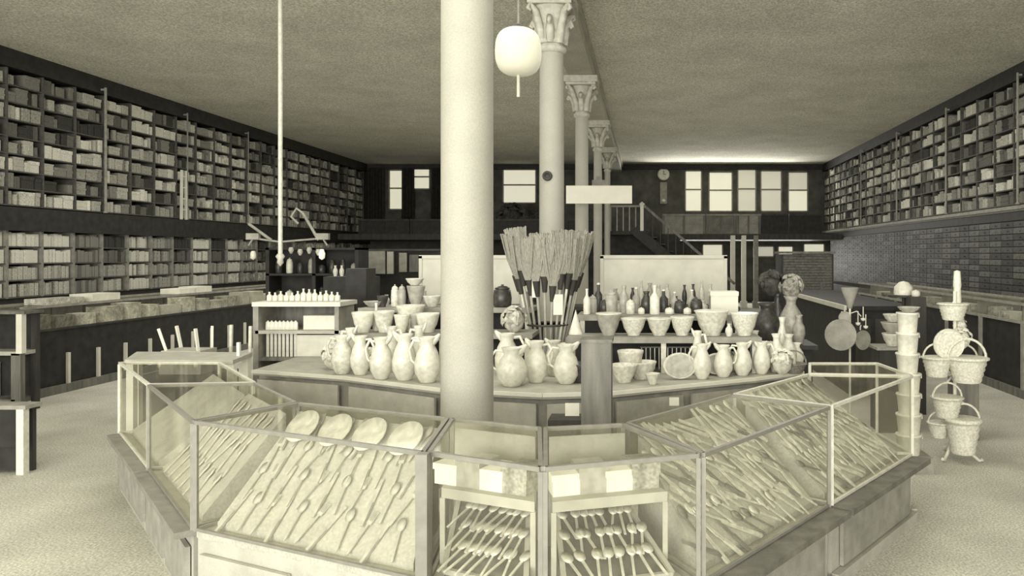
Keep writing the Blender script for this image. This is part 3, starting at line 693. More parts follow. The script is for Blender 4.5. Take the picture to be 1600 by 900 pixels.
def tier(name, px0, px1, Ya, dep, z, label, m=GREYW, legs=PZ):
    x0, x1 = X(px0, Ya), X(px1, Ya); t = thing(name, label, 'shelf', ((x0+x1)/2, Ya, legs), 0, 'tier shelves on the centre counter'); hw = (x1-x0)/2
    part('board', MB().box(-hw, 0, z-legs-.035, hw, dep, z-legs), m, t)
    part('edge', MB().box(-hw, -.012, z-legs-.04, hw, 0, z-legs+.004), m, t)
    part('back_board', MB().box(-hw, dep-.015, 0, hw, dep, z-legs-.035), BLACK, t)
    for s in (-1, 1):
        part('leg', MB().box(s*(hw-.05)-.02, .03, 0, s*(hw-.05)+.02, .07, z-legs-.035), WHITE, t)
    part('leg', MB().box(-.02, .03, 0, .02, .07, z-legs-.035), WHITE, t)
    return t
tier('tier_shelf', 884, 1190, 6.0, .38, 1.0, 'lower right tier shelf carrying tubs and basins', GREYW)
tier('tier_shelf', 900, 1150, 6.42, .5, 1.14, 'upper right tier shelf carrying jars and bottles', GREYW)
tier('tier_shelf', 545, 832, 6.3, .40, 1.0, 'lower left tier shelf carrying white bowls', GREYW)
tier('tier_shelf', 560, 832, 6.75, .45, 1.18, 'upper left tier shelf with mixed pots', GREYW)

# crockery builders, all sized (h, w)
def pitcher(px, Y, z, h, wd, m, label, group=None, flip=1, spoutup=.0):
    r = wd/2; z += .002; t = thing('pitcher', label, 'pitcher', (X(px, Y), Y, z), 0, group)
    part('body', MB().lathe([(r*.55, 0), (r*.62, .01*1), (r*.95, h*.22), (r, h*.42), (r*.78, h*.66), (r*.52, h*.82), (r*.62, h*.95), (r*.70, h), (r*.62, h*.99), (r*.46, h*.82), (r*.3, h*.5), (0, h*.3)], n=20), m, t)
    part('handle', MB().path([(-flip*r*.55, 0, h*.9), (-flip*r*1.05, 0, h*.92), (-flip*r*1.4, 0, h*.72), (-flip*r*1.25, 0, h*.48), (-flip*r*.85, 0, h*.38)], h*.035, 6), m, t)
    part('spout', MB().path([(flip*r*.35, 0, h*.88), (flip*r*.7, 0, h*.97), (flip*r*.95, 0, h*1.06)], [r*.32, r*.24, r*.1], 8), m, t)
    return t
def vase(px, Y, z, h, wd, m, label, group=None, name='vase', cat='vase'):
    r = wd/2; z += .002; return solo(name, MB().lathe([(r*.6, 0), (r*.65, h*.03), (r, h*.35), (r*.9, h*.6), (r*.4, h*.82), (r*.42, h*.9), (r*.62, h), (r*.5, h*.99), (r*.3, h*.85), (0, h*.6)], n=18), m, label, cat, (X(px, Y), Y, z), 0, group)
def bowl(px, Y, z, h, wd, m, label, group=None, name='bowl', cat='bowl', nested=0):
    r = wd/2; z += .002; b = MB().lathe([(r*.5, 0), (r*.52, h*.1), (r*.78, h*.42), (r*.95, h*.85), (r*1.0, h*.93), (r*1.0, h), (r*.93, h*.98), (r*.72, h*.45), (0, h*.15)], n=22)
    if nested:
        t = thing(name, label, cat, (X(px, Y), Y, z), 0, group); part('body', b, m, t)
        part('rim', MB().lathe([(r*.98, h*.93), (r*1.05, h*.95), (r*1.05, h*1.0), (r*.97, h*1.01)], n=22), WHITE if m != WHITE else IVORY, t)
        return t
    return solo(name, b, m, label, cat, (X(px, Y), Y, z), 0, group)
def jar(px, Y, z, h, wd, m, label, group=None, lidm=None):
    r = wd/2; z += .002; t = thing('lidded_jar', label, 'jar', (X(px, Y), Y, z), 0, group)
    part('body', MB().lathe([(r*.8, 0), (r*.95, h*.06), (r, h*.4), (r*.9, h*.74), (r*.7, h*.8)], n=16), m, t)
    part('lid', MB().lathe([(r*.78, h*.8), (r*.8, h*.84), (r*.45, h*.92), (r*.14, h*.94), (r*.16, h), (0, h*1.005)], n=16), lidm or m, t)
    return t
def bottle(px, Y, z, h, wd, m, label, group=None):
    r = wd/2; z += .002; t = thing('bottle', label, 'bottle', (X(px, Y), Y, z), 0, group)
    part('body', MB().lathe([(r*.95, 0), (r, h*.03), (r, h*.58), (r*.35, h*.74), (r*.35, h*.93)], n=14), m, t)
    part('stopper', MB().lathe([(r*.42, h*.93), (r*.45, h*.98), (0, h)], n=10), WHITE, t); return t
def plate(px, Y, z, r, m, label, group=None, lean=70):
    t = Matrix.Rotation(math.radians(lean), 3, 'X')
    tt = thing('plate', label, 'plate', (X(px, Y), Y, z), 0, group)
    part('dish', MB().lathe([(r*.0, 0), (r*.6, 0), (r, .025), (r*.98, .032), (r*.6, .01), (0, .008)], 0, 0, r*math.sin(math.radians(lean)), 28, 1.25, 1, tilt=t), m, tt)
    part('painted_band', MB().lathe([(r*.74, .019), (r*.86, .027), (r*.87, .025), (r*.75, .016)], 0, -.003, r*math.sin(math.radians(lean)), 28, 1.25, 1, tilt=t), GREYG, tt)
    return tt
gp = 'white pitchers on the left of the centre counter'
for px, Y, h, w_, fl_, l in [(535, 6.0, .30, .17, 1, 'ribbed white pitcher at the left end of the front crockery row'), (563, 5.95, .30, .15, -1, 'second white pitcher from the left in the front crockery row'),
        (596, 5.75, .31, .17, 1, 'white pitcher with upright handle, third in the front row'), (632, 5.70, .34, .18, -1, 'tall white pitcher, fourth in the front row'),
        (668, 5.60, .33, .19, 1, 'bulky white pitcher right beside the thick column'), (548, 6.18, .34, .12, 1, 'slim white pitcher behind the leftmost pitchers'),
        (612, 6.1, .36, .13, -1, 'slim white pitcher in the back, between third and fourth'), (655, 6.05, .37, .12, 1, 'tall narrow white pitcher behind the bulky one')]:
    pitcher(px, Y, PZ, h, w_, IVORY if px in (535, 612) else WHITE, l, gp, fl_)
for px, Y, w_, h, m, l in [(568, 6.42, .19, .17, WHITE, 'white footed bowl at the left end of the lower left tier'), (600, 6.42, .17, .18, IVORY, 'ribbed ivory bowl, second on the lower left tier'),
        (628, 6.42, .13, .15, WHITE, 'small white bowl, third on the lower left tier'), (648, 6.5, .10, .13, GREYG, 'grey cup between the white bowls of the lower left tier'), (668, 6.42, .20, .16, WHITE, 'wide white bowl touching the thick column, lower left tier')]:
    bowl(px, Y, 1.0, h, w_, m, l, 'bowls on the lower left tier')
bottle(588, 6.55, 1.0, .24, .06, WHITE, 'white bottle rising behind the left tier bowls')
for px, h, w_, m, kd, l in [(584, .05, .18, GREYG, 'b', 'shallow grey dish on the upper left tier'), (617, .20, .07, IVORY, 'j', 'narrow ivory jar on the upper left tier'), (628, .20, .07, GREYG, 'j', 'narrow grey jar on the upper left tier'),
        (650, .19, .16, GREYG, 'b', 'deep grey bowl on the upper left tier'), (675, .10, .16, IVORY, 'b', 'low pale dish by the thick column, upper left tier'), (598, .1, .1, DARKG, 'b', 'small dark bowl on the upper left tier'),
        (785, .20, .17, DARKG, 'j', 'round dark pot right of the thick column'), (820, .15, .10, GREYG, 'j', 'grey pot under the broom heads, upper left tier')]:
    (bowl if kd == 'b' else jar)(px, 6.92, 1.18, h, w_, m, l, 'pots on the upper left tier')
bowl(648, 6.92, 1.375, .06, .16, WHITE, 'white bowl stacked on the deep grey bowl')
bowl(641, 6.55, 1.0, .22, .24, IVORY, 'wide ivory basin behind the left tier bowls')
def cabbage(px, Y, z, r, m, label, name='flower_bunch', cat='flowers', n=40, seed=1):
    rr = random.Random(seed); b = MB()
    for k in range(n):
        th = rr.uniform(0, 2*PI); ph = rr.uniform(.1, 1.9); d = Vector((math.sin(ph)*math.cos(th), math.sin(ph)*math.sin(th), math.cos(ph)))
        c = d*r*.8; u = d.cross(Vector((0, 0, 1))).normalized(); v = d.cross(u)
        s = r*rr.uniform(.25, .42); ce = c+Vector((0, 0, r))
        b.add([ce+u*s, ce+v*s*.8+d*s*.5, ce-u*s, ce-v*s*.8+d*s*.3, ce+d*s*.7], [(0, 1, 4), (1, 2, 4), (2, 3, 4), (3, 0, 4)], False)
    b.lathe([(r*.3, 0), (r*.7, r*.4), (r*.8, r), (r*.5, r*1.6), (0, r*1.75)], n=12)
    return solo(name, b, m, label, cat, (X(px, Y), Y, z))
cabbage(803, 6.45, 1.0, .11, FLOWER, 'ruffled pale flower bunch right of the thick column')
for px, Y, h, w_, fl_, l in [(792, 5.95, .32, .19, -1, 'white pitcher just right of the thick column, back row'), (800, 5.45, .27, .22, 1, 'squat white pitcher right of the thick column, front row'),
        (838, 5.6, .30, .17, -1, 'white pitcher left of the broom handles'), (885, 5.55, .28, .19, 1, 'white pitcher left of the dark square post'), (866, 5.9, .27, .15, -1, 'ivory pitcher at the foot of the brooms')]:
    pitcher(px, Y, PZ, h, w_, IVORY if 'ivory' in l else WHITE, l, 'white pitchers in the middle of the centre counter', fl_)
bowl(905, 5.6, PZ, .14, .2, DARKG, 'dark bowl beside the dark square post')
# right tiers
for px, w_, h, m, l in [(951, .20, .18, GREYG, 'grey funnel shaped tub at the left of the lower right tier'), (990, .20, .14, WICK, 'shallow woven tub, second on the lower right tier'),
        (1030, .20, .14, IVORY, 'ivory tub, third on the lower right tier'), (1066, .19, .15, WICK, 'woven tub, fourth on the lower right tier'), (1112, .27, .20, IVORY, 'large ivory tub, fifth on the lower right tier'), (1163, .22, .18, WICK, 'round woven basin at the right end of the lower right tier')]:
    bowl(px, 6.18, 1.0, h, w_, m, l, 'tubs on the lower right tier', 'tub', 'tub', 1)
vase(1139, 6.1, 1.0, .10, .06, WHITE, 'tiny white vase between the two rightmost tubs')
U = 1.14
for px, h, w_, m, kd, l in [(917, .22, .06, WHITE, 'o', 'white bottle beside the broom handles on the upper right tier'), (926, .16, .08, GREYG, 'j', 'grey jar next to the brooms, upper right tier'), (955, .2, .11, GREYG, 'j', 'tall grey jar, upper right tier, left part'),
        (944, .12, .08, DARKG, 'j', 'small dark jar, upper right tier, left part'), (985, .13, .08, IVORY, 'j', 'ivory jar left of the tall white bottle'), (975, .24, .08, GREYG, 'v', 'grey vase on the upper right tier'),
        (1002, .06, .06, WHITE, 'j', 'tiny white pot left of the tall white bottle'), (1023, .25, .085, WHITE, 'o', 'tall white bottle in the middle of the upper right tier'),
        (1046, .06, .08, WHITE, 'j', 'low white pot right of the tall white bottle'), (1062, .12, .1, DARKG, 'j', 'dark jar right of the tall white bottle'), (1074, .06, .07, WHITE, 'j', 'low white pot left of the pale cube box'), (1088, .14, .11, DARKG, 'j', 'second dark jar left of the pale cube box'), (1010, .19, .1, DARKG, 'v', 'dark vase behind the tall white bottle')]:
    Yq = 6.55 if m in (WHITE, IVORY) else 6.68
    {'o': bottle, 'j': jar, 'v': vase}[kd](px, Yq, U, h, w_, m, l, 'jars on the upper right tier')
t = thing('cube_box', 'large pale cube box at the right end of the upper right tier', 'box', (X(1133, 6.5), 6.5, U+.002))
part('body', MB().box(-.12, 0, 0, .11, .22, .19), CREAM, t); part('lid', MB().box(-.125, -.005, .16, .115, .225, .195), CREAM, t); part('grey_side', MB().box(-.123, .02, .02, -.12, .2, .15), GREYW, t)  # grey plate over most of the left side
gq = 'white ware in the right front row'
plate(1062, 5.75, PZ, .10, IVORY, 'oval patterned platter leaning in the right front row', gq)
plate(1120, 5.95, PZ, .085, WHITE, 'white plate leaning behind the pitchers, right front row', gq)
for px, Y, h, w_, fl_, l in [(1097, 5.75, .26, .14, 1, 'white pitcher right of the patterned platter'), (1090, 6.0-.06, .34, .10, -1, 'pointed tall white pitcher behind the patterned platter'),
        (1130, 5.85, .24, .15, -1, 'white pitcher, third right of the platter'), (1160, 5.92, .25, .15, 1, 'rounded white pitcher near the right of the front row'), (1190, 6.0, .25, .14, -1, 'white pitcher near the right end of the front row')]:
    pitcher(px, Y, PZ, h, w_, WHITE, l, gq, fl_)
for px, Y, h, w_, m, l in [(1213, 6.1, .30, .13, WHITE, 'white vase toward the right end of the front row'), (1232, 6.25, .28, .14, IVORY, 'ivory vase at the far right end of the front row'), (1222, 6.5, .40, .1, WHITE, 'tall white vase behind the right end vases'), (1180, 6.35, .3, .1, IVORY, 'slender ivory vase right of the lower tier end'), (1245, 6.35, .2, .12, WHITE, 'short white vase at the extreme right of the counter')]:
    vase(px, Y, PZ, h, w_, m, l, gq)
for px, Y, w_, l in [(975, 5.6, .2, 'pale bowl right of the dark square post'), (1003, 5.75, .22, 'second pale bowl right of the dark square post'), (1020, 5.5, .10, 'small white cup left of the platter')]:
    bowl(px, Y, PZ, .13 if w_ > .15 else .08, w_, IVORY, l, gq)
bowl(985, 5.6+.25, PZ, .2, .2, IVORY, 'tall ivory bowl in the back, right of the dark post', gq)
# dark wire rack below lower right tier
t = thing('wire_rack', 'black wire rack under the lower right tier shelf', 'rack', (X(1040, 6.08), 6.06, PZ))
part('frame', MB().bar((-.2, 0, .2), (.2, 0, .2), .01).bar((-.2, 0, .02), (.2, 0, .02), .01), STEEL, t)
for k in range(12): part('wire', MB().path([(-.19+k*.0345, 0, .02), (-.19+k*.0345, 0, .2)], .004, 5), NICKEL, t)
# handled basket at the right corner of the counter
def basket(px, Y, z, r, h, m, label, group=None, handle=True, X0=None, flare=1.0):
    t = thing('wicker_basket', label, 'basket', (X(px, Y) if X0 is None else X0, Y, z), 0, group)
    prof = []
    N = 9
    for k in range(N+1):
        a = k/N; rad = r*(.68+.32*a*flare if flare else .9+.1*a); prof.append((rad*(1.03 if k % 2 else .97), h*a))
    prof += [(r*1.06, h), (r*1.06, h*1.05), (r*.94, h*1.05), (r*.6, h*.15), (0, h*.12)]
    part('body', MB().lathe(prof, n=18), m, t)
    part('rim', MB().lathe([(r*.96, h*.98), (r*1.1, h), (r*1.1, h*1.08), (r*.96, h*1.1)], n=18), m, t)
    if handle:
        part('handle', MB().path([(r*math.cos(a), 0, h+r*1.05*math.sin(a)) for a in [PI*k/12 for k in range(13)]], r*.07, 6), m, t)
    return t
basket(1240, 6.05, PZ-.0, .10, .07, WICKD, 'low brown handled basket at the right front corner of the centre counter')
# dark square post in front of the counter
Yp = 4.42
t = thing('square_post', 'dark square wooden post standing before the centre counter', 'post', (X(933, Yp), Yp, 0))
part('shaft', MB().box(-.085, -.085, 0, .085, .085, Z(533, Yp)), MIDW, t); part('cap', MB().box(-.092, -.092, Z(533, Yp), .092, .092, Z(528, Yp)), MIDW, t)
card(894, 650, 4.773, 22, 20, 'small white card low beside the dark square post')
_p = [FP[4]+(FP[5]-FP[4])*k/400 for k in range(401)]; _y = min(_p, key=lambda q: abs(q.x-X(1050, q.y))).y
card(1050, 634, _y-.022, 22, 13, 'small white card on the shaded counter front at right')
bx = solo('dark_niche', MB().box(-.11, 0, 0, .11, .2, .62), DARK, 'dark recess built as a low box between column and square post, behind the white card', 'box', (X(884, 4.8), 4.78, 0))  # solid dark block built in place of the recess

# ------------------------------------------------------------------ brooms
Yb = 7.15; bc = X(862, Yb)
hd = MB()
def broom_parts(lean, ang, z0, hl, label):
    t = thing('broom', label, 'broom', (bc+.13*math.cos(ang), Yb-.28+.13*math.sin(ang), PZ+.02), 0, 'brooms bunched around the second column')
    top = Vector((math.cos(ang)*lean*.72, math.sin(ang)*lean*.45, 1)).normalized()
    s0 = top*hl; part('handle', MB().path([(0, 0, 0), tuple(s0)], .012, 8), CREAM if R.random() < .5 else PALEW, t)
    s1_ = top*(hl+.08); part('binding', MB().path([tuple(top*(hl-.06)), tuple(s1_)], [.02, .034], 10), DARK, t)
    b = MB(); u = Vector((-math.sin(ang), math.cos(ang), 0)); u = (u-top*u.dot(top)).normalized(); v = top.cross(u)
    b.add([s1_-u*.03-v*.018, s1_+u*.03-v*.018, s1_+u*.03+v*.018, s1_-u*.03+v*.018]+[s1_+top*.36+u*x_*.115+v*y_*.03 for x_, y_ in ((-1,-1),(1,-1),(1,1),(-1,1))], [(0,3,2,1),(4,5,6,7),(0,1,5,4),(1,2,6,5),(2,3,7,6),(3,0,4,7)])
    for k in range(34):
        a = (k/33-.5)*2; side = R.choice([-1, 1])*R.uniform(.6, 1)
        p0 = s1_+u*a*.025+v*side*.012; p1 = s1_+top*(.15)+u*a*.075+v*side*.03; p2 = s1_+top*(.375+R.uniform(-.006, .006))+u*a*.125+v*side*.033
        b.path([p0, p1, p2], [.007, .008, .007], 5)
    part('bristles', b, STRAW, t)
RB = random.Random(9)
labs = ['leftmost', 'second from the left', 'third from the left', 'fourth from the left', 'fifth from the left', 'sixth from the left, before the column', 'seventh, before the column', 'sixth from the right', 'fifth from the right', 'fourth from the right', 'third from the right', 'second from the right', 'rightmost']
for k in range(13):
    ang = PI+PI*k/12; x = math.cos(ang)
    broom_parts(.30, ang, 0, .62+.10*RB.random()-(.06 if 4 < k < 8 else 0), 'upturned straw broom in the bunch, %s' % labs[k])
t = thing('broom_stand', 'round stand holding the bunch of upturned brooms', 'stand', (bc, Yb-.28, PZ))
part('base', MB().lathe([(.2, 0), (.2, .018), (0, .019)], n=20), DARK, t)
part('hoop', MB().lathe([(.19, .30), (.2, .31), (.19, .32), (.18, .31), (.19, .30)], n=24), STEEL, t)
for k in range(4): part('upright', MB().path([(.185*math.cos(k*PI/2+.4), .185*math.sin(k*PI/2+.4), .01), (.185*math.cos(k*PI/2+.4), .185*math.sin(k*PI/2+.4), .31)], .007, 6), STEEL, t)
cc_ = card(872, 492, 6.66, 15, 32, 'tall white card hanging among the broom handles'); part('string', MB().path([(0, .004, .15), (.01, .14, .24)], .003, 5), DARK, cc_)
cc_ = card(835, 465, 6.66, 8, 35, 'narrow white tag left among the broom handles'); part('string', MB().path([(0, .004, .15), (.01, .14, .24)], .003, 5), DARK, cc_)
t = solo('white_cone', MB().lathe([(.06, 0), (.0, .2)], n=14), WHITE, 'white cone shaped ware right of the broom handles', 'ware', (X(903, 6.5), 6.3, 1.0))

# white panels behind the brooms
Yw = 9.4
for a, b, l in [(655, 832, 'left long white panel behind the crockery, partly behind the thick column'), (938, 1136, 'right long white panel behind the jars')]:
    t = thing('display_backboard', l, 'panel', (X((a+b)/2, Yw), Yw, 0), 0, 'long white panels'); hw = (X(b, Yw)-X(a, Yw))/2; zt = Z(400, Yw)
    part('board', MB().box(-hw+.03, .0, 1.0, hw-.03, .02, zt-.02), mat('white_panel_paint', .74, .08, 6, .7, .2, grain=.08), t)
    part('frame', MB().box(-hw, -.02, .9, -hw+.04, .03, zt).box(hw-.04, -.02, .9, hw, .03, zt).box(-hw, -.02, zt-.03, hw, .03, zt+.01), CREAM, t)
    for s in (-1, 1): part('leg', MB().box(s*(hw-.05)-.025, 0, 0, s*(hw-.05)+.025, .05, .95), GREYW, t)
# goods along the foot of the right white panel
RG = random.Random(21)
for k in range(14):
    px = 948+k*13.5; h = RG.uniform(.10, .30); m = RG.choice([DARKG, GREYG, DARKG, IVORY, GREYG])
    vase(px, 8.9, 1.06, h, RG.uniform(.06, .095), m, '%s pot standing below the right white panel, %s from the left' % ({DARKG: 'dark', GREYG: 'grey', IVORY: 'ivory'}[m], ORD[k]), 'pots below the white panel', 'pot', 'pot')
for k in range(9):
    px = 580+k*12; m = RG.choice([DARKG, GREYG, DARKG, IVORY]); vase(px, 8.9, 1.06, RG.uniform(.10, .22), RG.uniform(.055, .08), m, '%s pot on the rear table left of the thick column, %s from the left' % ({DARKG: 'dark', GREYG: 'grey', IVORY: 'ivory'}[m], ORD[k]), 'pots left of the thick column', 'pot', 'pot')
t = thing('rear_table', 'long dark table behind the tiers carrying rows of pots', 'table', (X(860, 8.7), 8.7, 0))
part('tabletop', MB().box(-2.25, 0, 1.02, 2.15, .5, 1.06), DARK, t); part('body', MB().box(-2.2, .05, .0, 2.1, .45, 1.02), BLACK, t)

# blank white sign on third column
t = thing('hanging_sign', 'blank white oblong sign board in front of the third column', 'sign', (X(936, 12.0), 12.0, Z(318, 12.0)))
part('board', MB().box(-.515, 0, 0, .515, .03, .28), mat('sign_white', .85, .05, 5, .7, .2), t)
part('bracket', MB().box(-.32, .03, .1, -.28, .44, .14), STEEL, t)
solo('pale_bracket', MB().box(-.14, 0, 0, .14, .05, .12).box(-.06, 0, .12, .06, .05, .2).box(-.05, .04, .02, .05, .245, .1), GREYW, 'pale bracket plate above the blank sign on the fourth column', 'bracket', (X(934, 16), 16.3, Z(288, 16)))

# ------------------------------------------------------------------ pendant globe and gas lamp
Yg = 5.6; zc = Z(81, Yg); r = .168
t = thing('globe_lamp', 'large white glass globe lamp hanging right of the thick column', 'lamp', (X(810, Yg), Yg, zc-.35))
prof = []
for k in range(17):
    a = -PI/2+PI*k/16; rr_ = abs(math.cos(a))**.62*r; zz_ = math.copysign(abs(math.sin(a))**.75, math.sin(a))*r*1.02; prof.append((rr_ if 0 < k < 16 else 0, .35+zz_))
part('glass_globe', MB().lathe(prof, n=32), emis('lamp_globe', (1, .96, .76), .22), t)
part('stem', MB().path([(0, 0, .35+r), (0, 0, CEIL-zc+.34)], .008, 8), GREYW, t)
part('pull_rod', MB().path([(0, 0, .02), (0, 0, .35-r)], .012, 8), CREAM, t)
part('collar', MB().lathe([(.05, .35+r*.96), (.06, .35+r*1.02), (.02, .35+r*1.2)], n=14), STEEL, t)
Ya = 8.5; xa = X(438, Ya)
t = thing('gas_chandelier', 'two-armed gas lamp on a long white pole at left', 'lamp', (xa, Ya, 1.60))
part('pole', MB().path([(0, 0, .04), (0, 0, CEIL-1.6)], .024, 10), WHITE, t)
part('finial', MB().lathe([(0, -.08), (.035, -.04), (.03, 0), (.05, .03), (.03, .06)], n=12), NICKEL, t)
zar = Z(378, Ya)-1.6
for s, lx in ((1, .47), (-1, .30)):
    part('arm', MB().path([(0, 0, zar), (s*lx*.5, 0, zar+.02), (s*lx, 0, zar+.04), (s*(lx+.05), 0, zar-.04)], .012, 6), GREYW, t)
    part('brace', MB().path([(s*.25 if s > 0 else -.35, 0, zar+(.32 if s > 0 else .2)), (s*lx*.9 if s > 0 else -.1, 0, zar+.02)], .016, 6), GREYW, t)
    part('burner_bracket', MB().bar((s*lx-.07, 0, zar+.06), (s*lx+.07, 0, zar+.06), .05, .07), GREYW, t)
part('lamp_shade', MB().lathe([(.0, -.12), (.03, -.10), (.035, -.05), (.018, 0)], .46, 0, zar-.08, 14), emis('lamp_glass', (1, .97, .8), .5), t)
part('lamp_shade', MB().lathe([(.0, -.1), (.03, -.08), (.03, -.03), (.018, 0)], -.3, 0, zar-.1, 14), MATS['white_glaze'], t)
part('mantle_hook', MB().path([(.25, 0, zar+.32), (.18, 0, zar+.37), (.12, 0, zar+.28), (.2, 0, zar+.2)], .014, 6), GREYW, t)
for k in range(4): part('hanging_cup', MB().lathe([(.012, -.07), (.03, -.03), (.02, 0)], .12+k*.1, 0, zar-.06-.02*(k % 2), 10), GREYG, t)

# ------------------------------------------------------------------ left display stand with white bottles
Ys = 7.2; x0, x1 = X(407, Ys), X(536, Ys); zt = Z(471, Ys)
t = thing('bottle_stand', 'grey open stand with a row of white bottles on top', 'stand', (x0, Ys-.1, 0)); W_ = x1-x0
part('top', MB().box(-.02, -.02, zt-.04, W_+.02, .4, zt), CREAM, t)
part('side_panel', MB().box(-.02, 0, 0, .03, .4, zt-.04), GREYW, t); part('side_panel', MB().box(W_-.04, 0, 0, W_, .4, zt-.04), GREYW, t)
part('back_panel', MB().box(0, .38, 0, W_, .4, zt-.04), MIDW, t)
part('shelf', MB().box(.0, .0, Z(515, Ys)-.03, W_+.08, .38, Z(515, Ys)), PALEW, t); part('shelf', MB().box(.0, .02, Z(557, Ys)-.03, W_, .38, Z(557, Ys)), MIDW, t)
RT = random.Random(4)
for k in range(13):
    bx_ = x0+.06+k*(W_-.1)/12.6
    bottle(0, Ys+.05, zt, RT.uniform(.075, .12), .05, WHITE if k != 2 else IVORY, 'small white bottle in the row on the grey stand, %s from the left' % ORD[k], 'small white bottles on the grey stand').location.x = bx_
for k in range(8):
    o_ = solo('white_paddle', MB().bar((0, 0, 0), (0, 0, .25), .025, .012).lathe([(.018, .22), (.026, .27), (.022, .32), (0, .34)], n=8, sy=.4), WHITE, 'white paddle leaning in the left part of the grey stand, %s from the left' % ORD[k], 'paddle', (x0+.07+k*.037, Ys, Z(557, Ys)), 0, 'white paddles in the grey stand')
solo('white_box', MB().box(0, 0, 0, .32, .2, .13), PAPER, 'white box on the middle shelf of the grey stand', 'box', (X(474, Ys), Ys, Z(515, Ys)+.001))
solo('white_box', MB().box(0, 0, 0, .44, .2, .20), PAPER, 'larger white box low in the grey stand', 'box', (X(462, Ys), Ys, Z(557, Ys)+.001))
solo('dark_crate', MB().box(0, 0, 0, .22, .3, 1.5), BLACK, 'tall black crate right of the grey bottle stand', 'crate', (X(540, 8.3), 8.3, 0))
# dark back-left zone : racks, cloths, jars
t = thing('dark_rack', 'dark open rack behind the gas lamp with shelves of small wares', 'rack', (X(415, 11), 11.0, 0)); W_ = X(560, 11)-X(415, 11)
for z in (.5, .95, 1.35, 1.72): part('shelf', MB().box(0, 0, z, W_, .4, z+.03), BLACK, t)
for s in (0, W_*.5, W_-.05): part('post', MB().box(s, 0, 0, s+.05, .4, 1.75), BLACK, t)
part('back_panel', MB().box(0, .38, 0, W_, .4, 1.75), BLACK, t)
for k in range(16):
    row = k // 8; m = [DARKG, GREYG, DARKG, WHITE, DARKG, GREYG, DARKG, DARKG][(k*3) % 8]
    jar(0, 11.15, [.98, 1.38][row], RG.uniform(.12, .24), RG.uniform(.07, .12), m, '%s jar on the dark rack, %s shelf, %s from the left' % ({DARKG: 'dark', GREYG: 'grey', WHITE: 'white'}[m], ['lower', 'upper'][row], ORD[k % 8]), 'jars on the dark rack').location.x = X(415, 11)+.12+(k % 8)*.155
for k, (px, wp, y0, y1, m, l) in enumerate([(583, 34, 391, 428, GREYW, 'grey folded cloth panel hanging under the left gallery'), (608, 10, 393, 428, PALEW, 'narrow pale cloth strip right of the grey panel'), (628, 12, 395, 425, GREYW, 'second narrow cloth strip, oval, under the left gallery'), (645, 14, 398, 425, MIDW, 'brown cloth strip left of the thick column'), (555, 14, 405, 428, MIDW, 'small brown cloth left of the grey panel')]):
    Yk = 13.0; solo('hanging_cloth', MB().box(-wp*Yk/F/2, 0, 0, wp*Yk/F/2, .05, Z(y0, Yk)-Z(y1, Yk)), m, l, 'cloth', (X(px, Yk), Yk+.05, Z(y1, Yk)), 0, 'cloths hanging under the gallery')
t = thing('cloth_rail', 'dark rail frame carrying the hanging cloths under the gallery', 'rail', (X(540, 13.1), 13.1, 0)); W_ = X(690, 13.1)-X(540, 13.1)
part('bar', MB().box(0, -.06, Z(392, 13.1), W_, .04, Z(389, 13.1)), DARK, t); part('backing', MB().box(0, .06, 0, W_, .09, Z(393, 13.1)), BLACK, t)
for s in (0, W_-.05): part('post', MB().box(s, 0, 0, s+.05, .05, Z(389, 13.1)), DARK, t)
for k, (px, l) in enumerate([(524, 'left one of the two white vases on the dark cabinet'), (534, 'right one of the two white vases on the dark cabinet')]):
    vase(px, 9.9, Z(432, 9.9), .14, .06, WHITE, l, 'two white vases')
solo('dark_cabinet', MB().box(0, 0, 0, .62, .3, Z(432, 9.9)), BLACK, 'low black cabinet below the two white vases', 'cabinet', (X(505, 9.8), 9.8, 0))
for k, (px, l) in enumerate([(651, 'pale figurine on the gallery floor left of the column, left one'), (671, 'pale figurine on the gallery floor left of the column, right one')]):
    vase(px, 24.3, 2.30, .42, .22, CREAM, l, 'pale figurines on the gallery', 'figurine', 'figurine')

# ------------------------------------------------------------------ dark jars and fern at right of the tiers
Yd = 7.6
t = thing('jar_pedestal', 'dark pedestal table carrying the big dark jars', 'table', (X(1222, Yd), Yd, 0))
part('tabletop', MB().box(-.30, -.25, .74, .30, .3, .78), DARK, t); part('body', MB().box(-.26, -.2, 0, .26, .26, .74), BLACK, t)
for px, dy, z, h, w_, m, l in [(1198, -.08, .78, .40, .30, DARKG, 'big black round jar right of the tubs'), (1236, .0, .78, .46, .24, GREYG, 'tall grey jar between the black jar and dark counter'), (1215, .12, .78, .5, .16, DARKG, 'slim dark jar behind the big black one'), (1248, -.12, .78, .28, .13, GREYG, 'small grey jar right of the tall grey jar')]:
    vase(px, Yd+dy, z, h, w_, m, l, 'dark jars right of the tiers', 'big_jar', 'jar')
cabbage(1205, Yd+.12, 1.24, .13, LEAF, 'dark leafy bunch on top of the slim dark jar', 'leaf_bunch', 'plant', 60, 3)
cabbage(1236, Yd, 1.22, .12, mat('grey_leaf', .3, .5, 30, .8, .2), 'grey leafy bunch in the tall grey jar', 'leaf_bunch', 'plant', 60, 5)

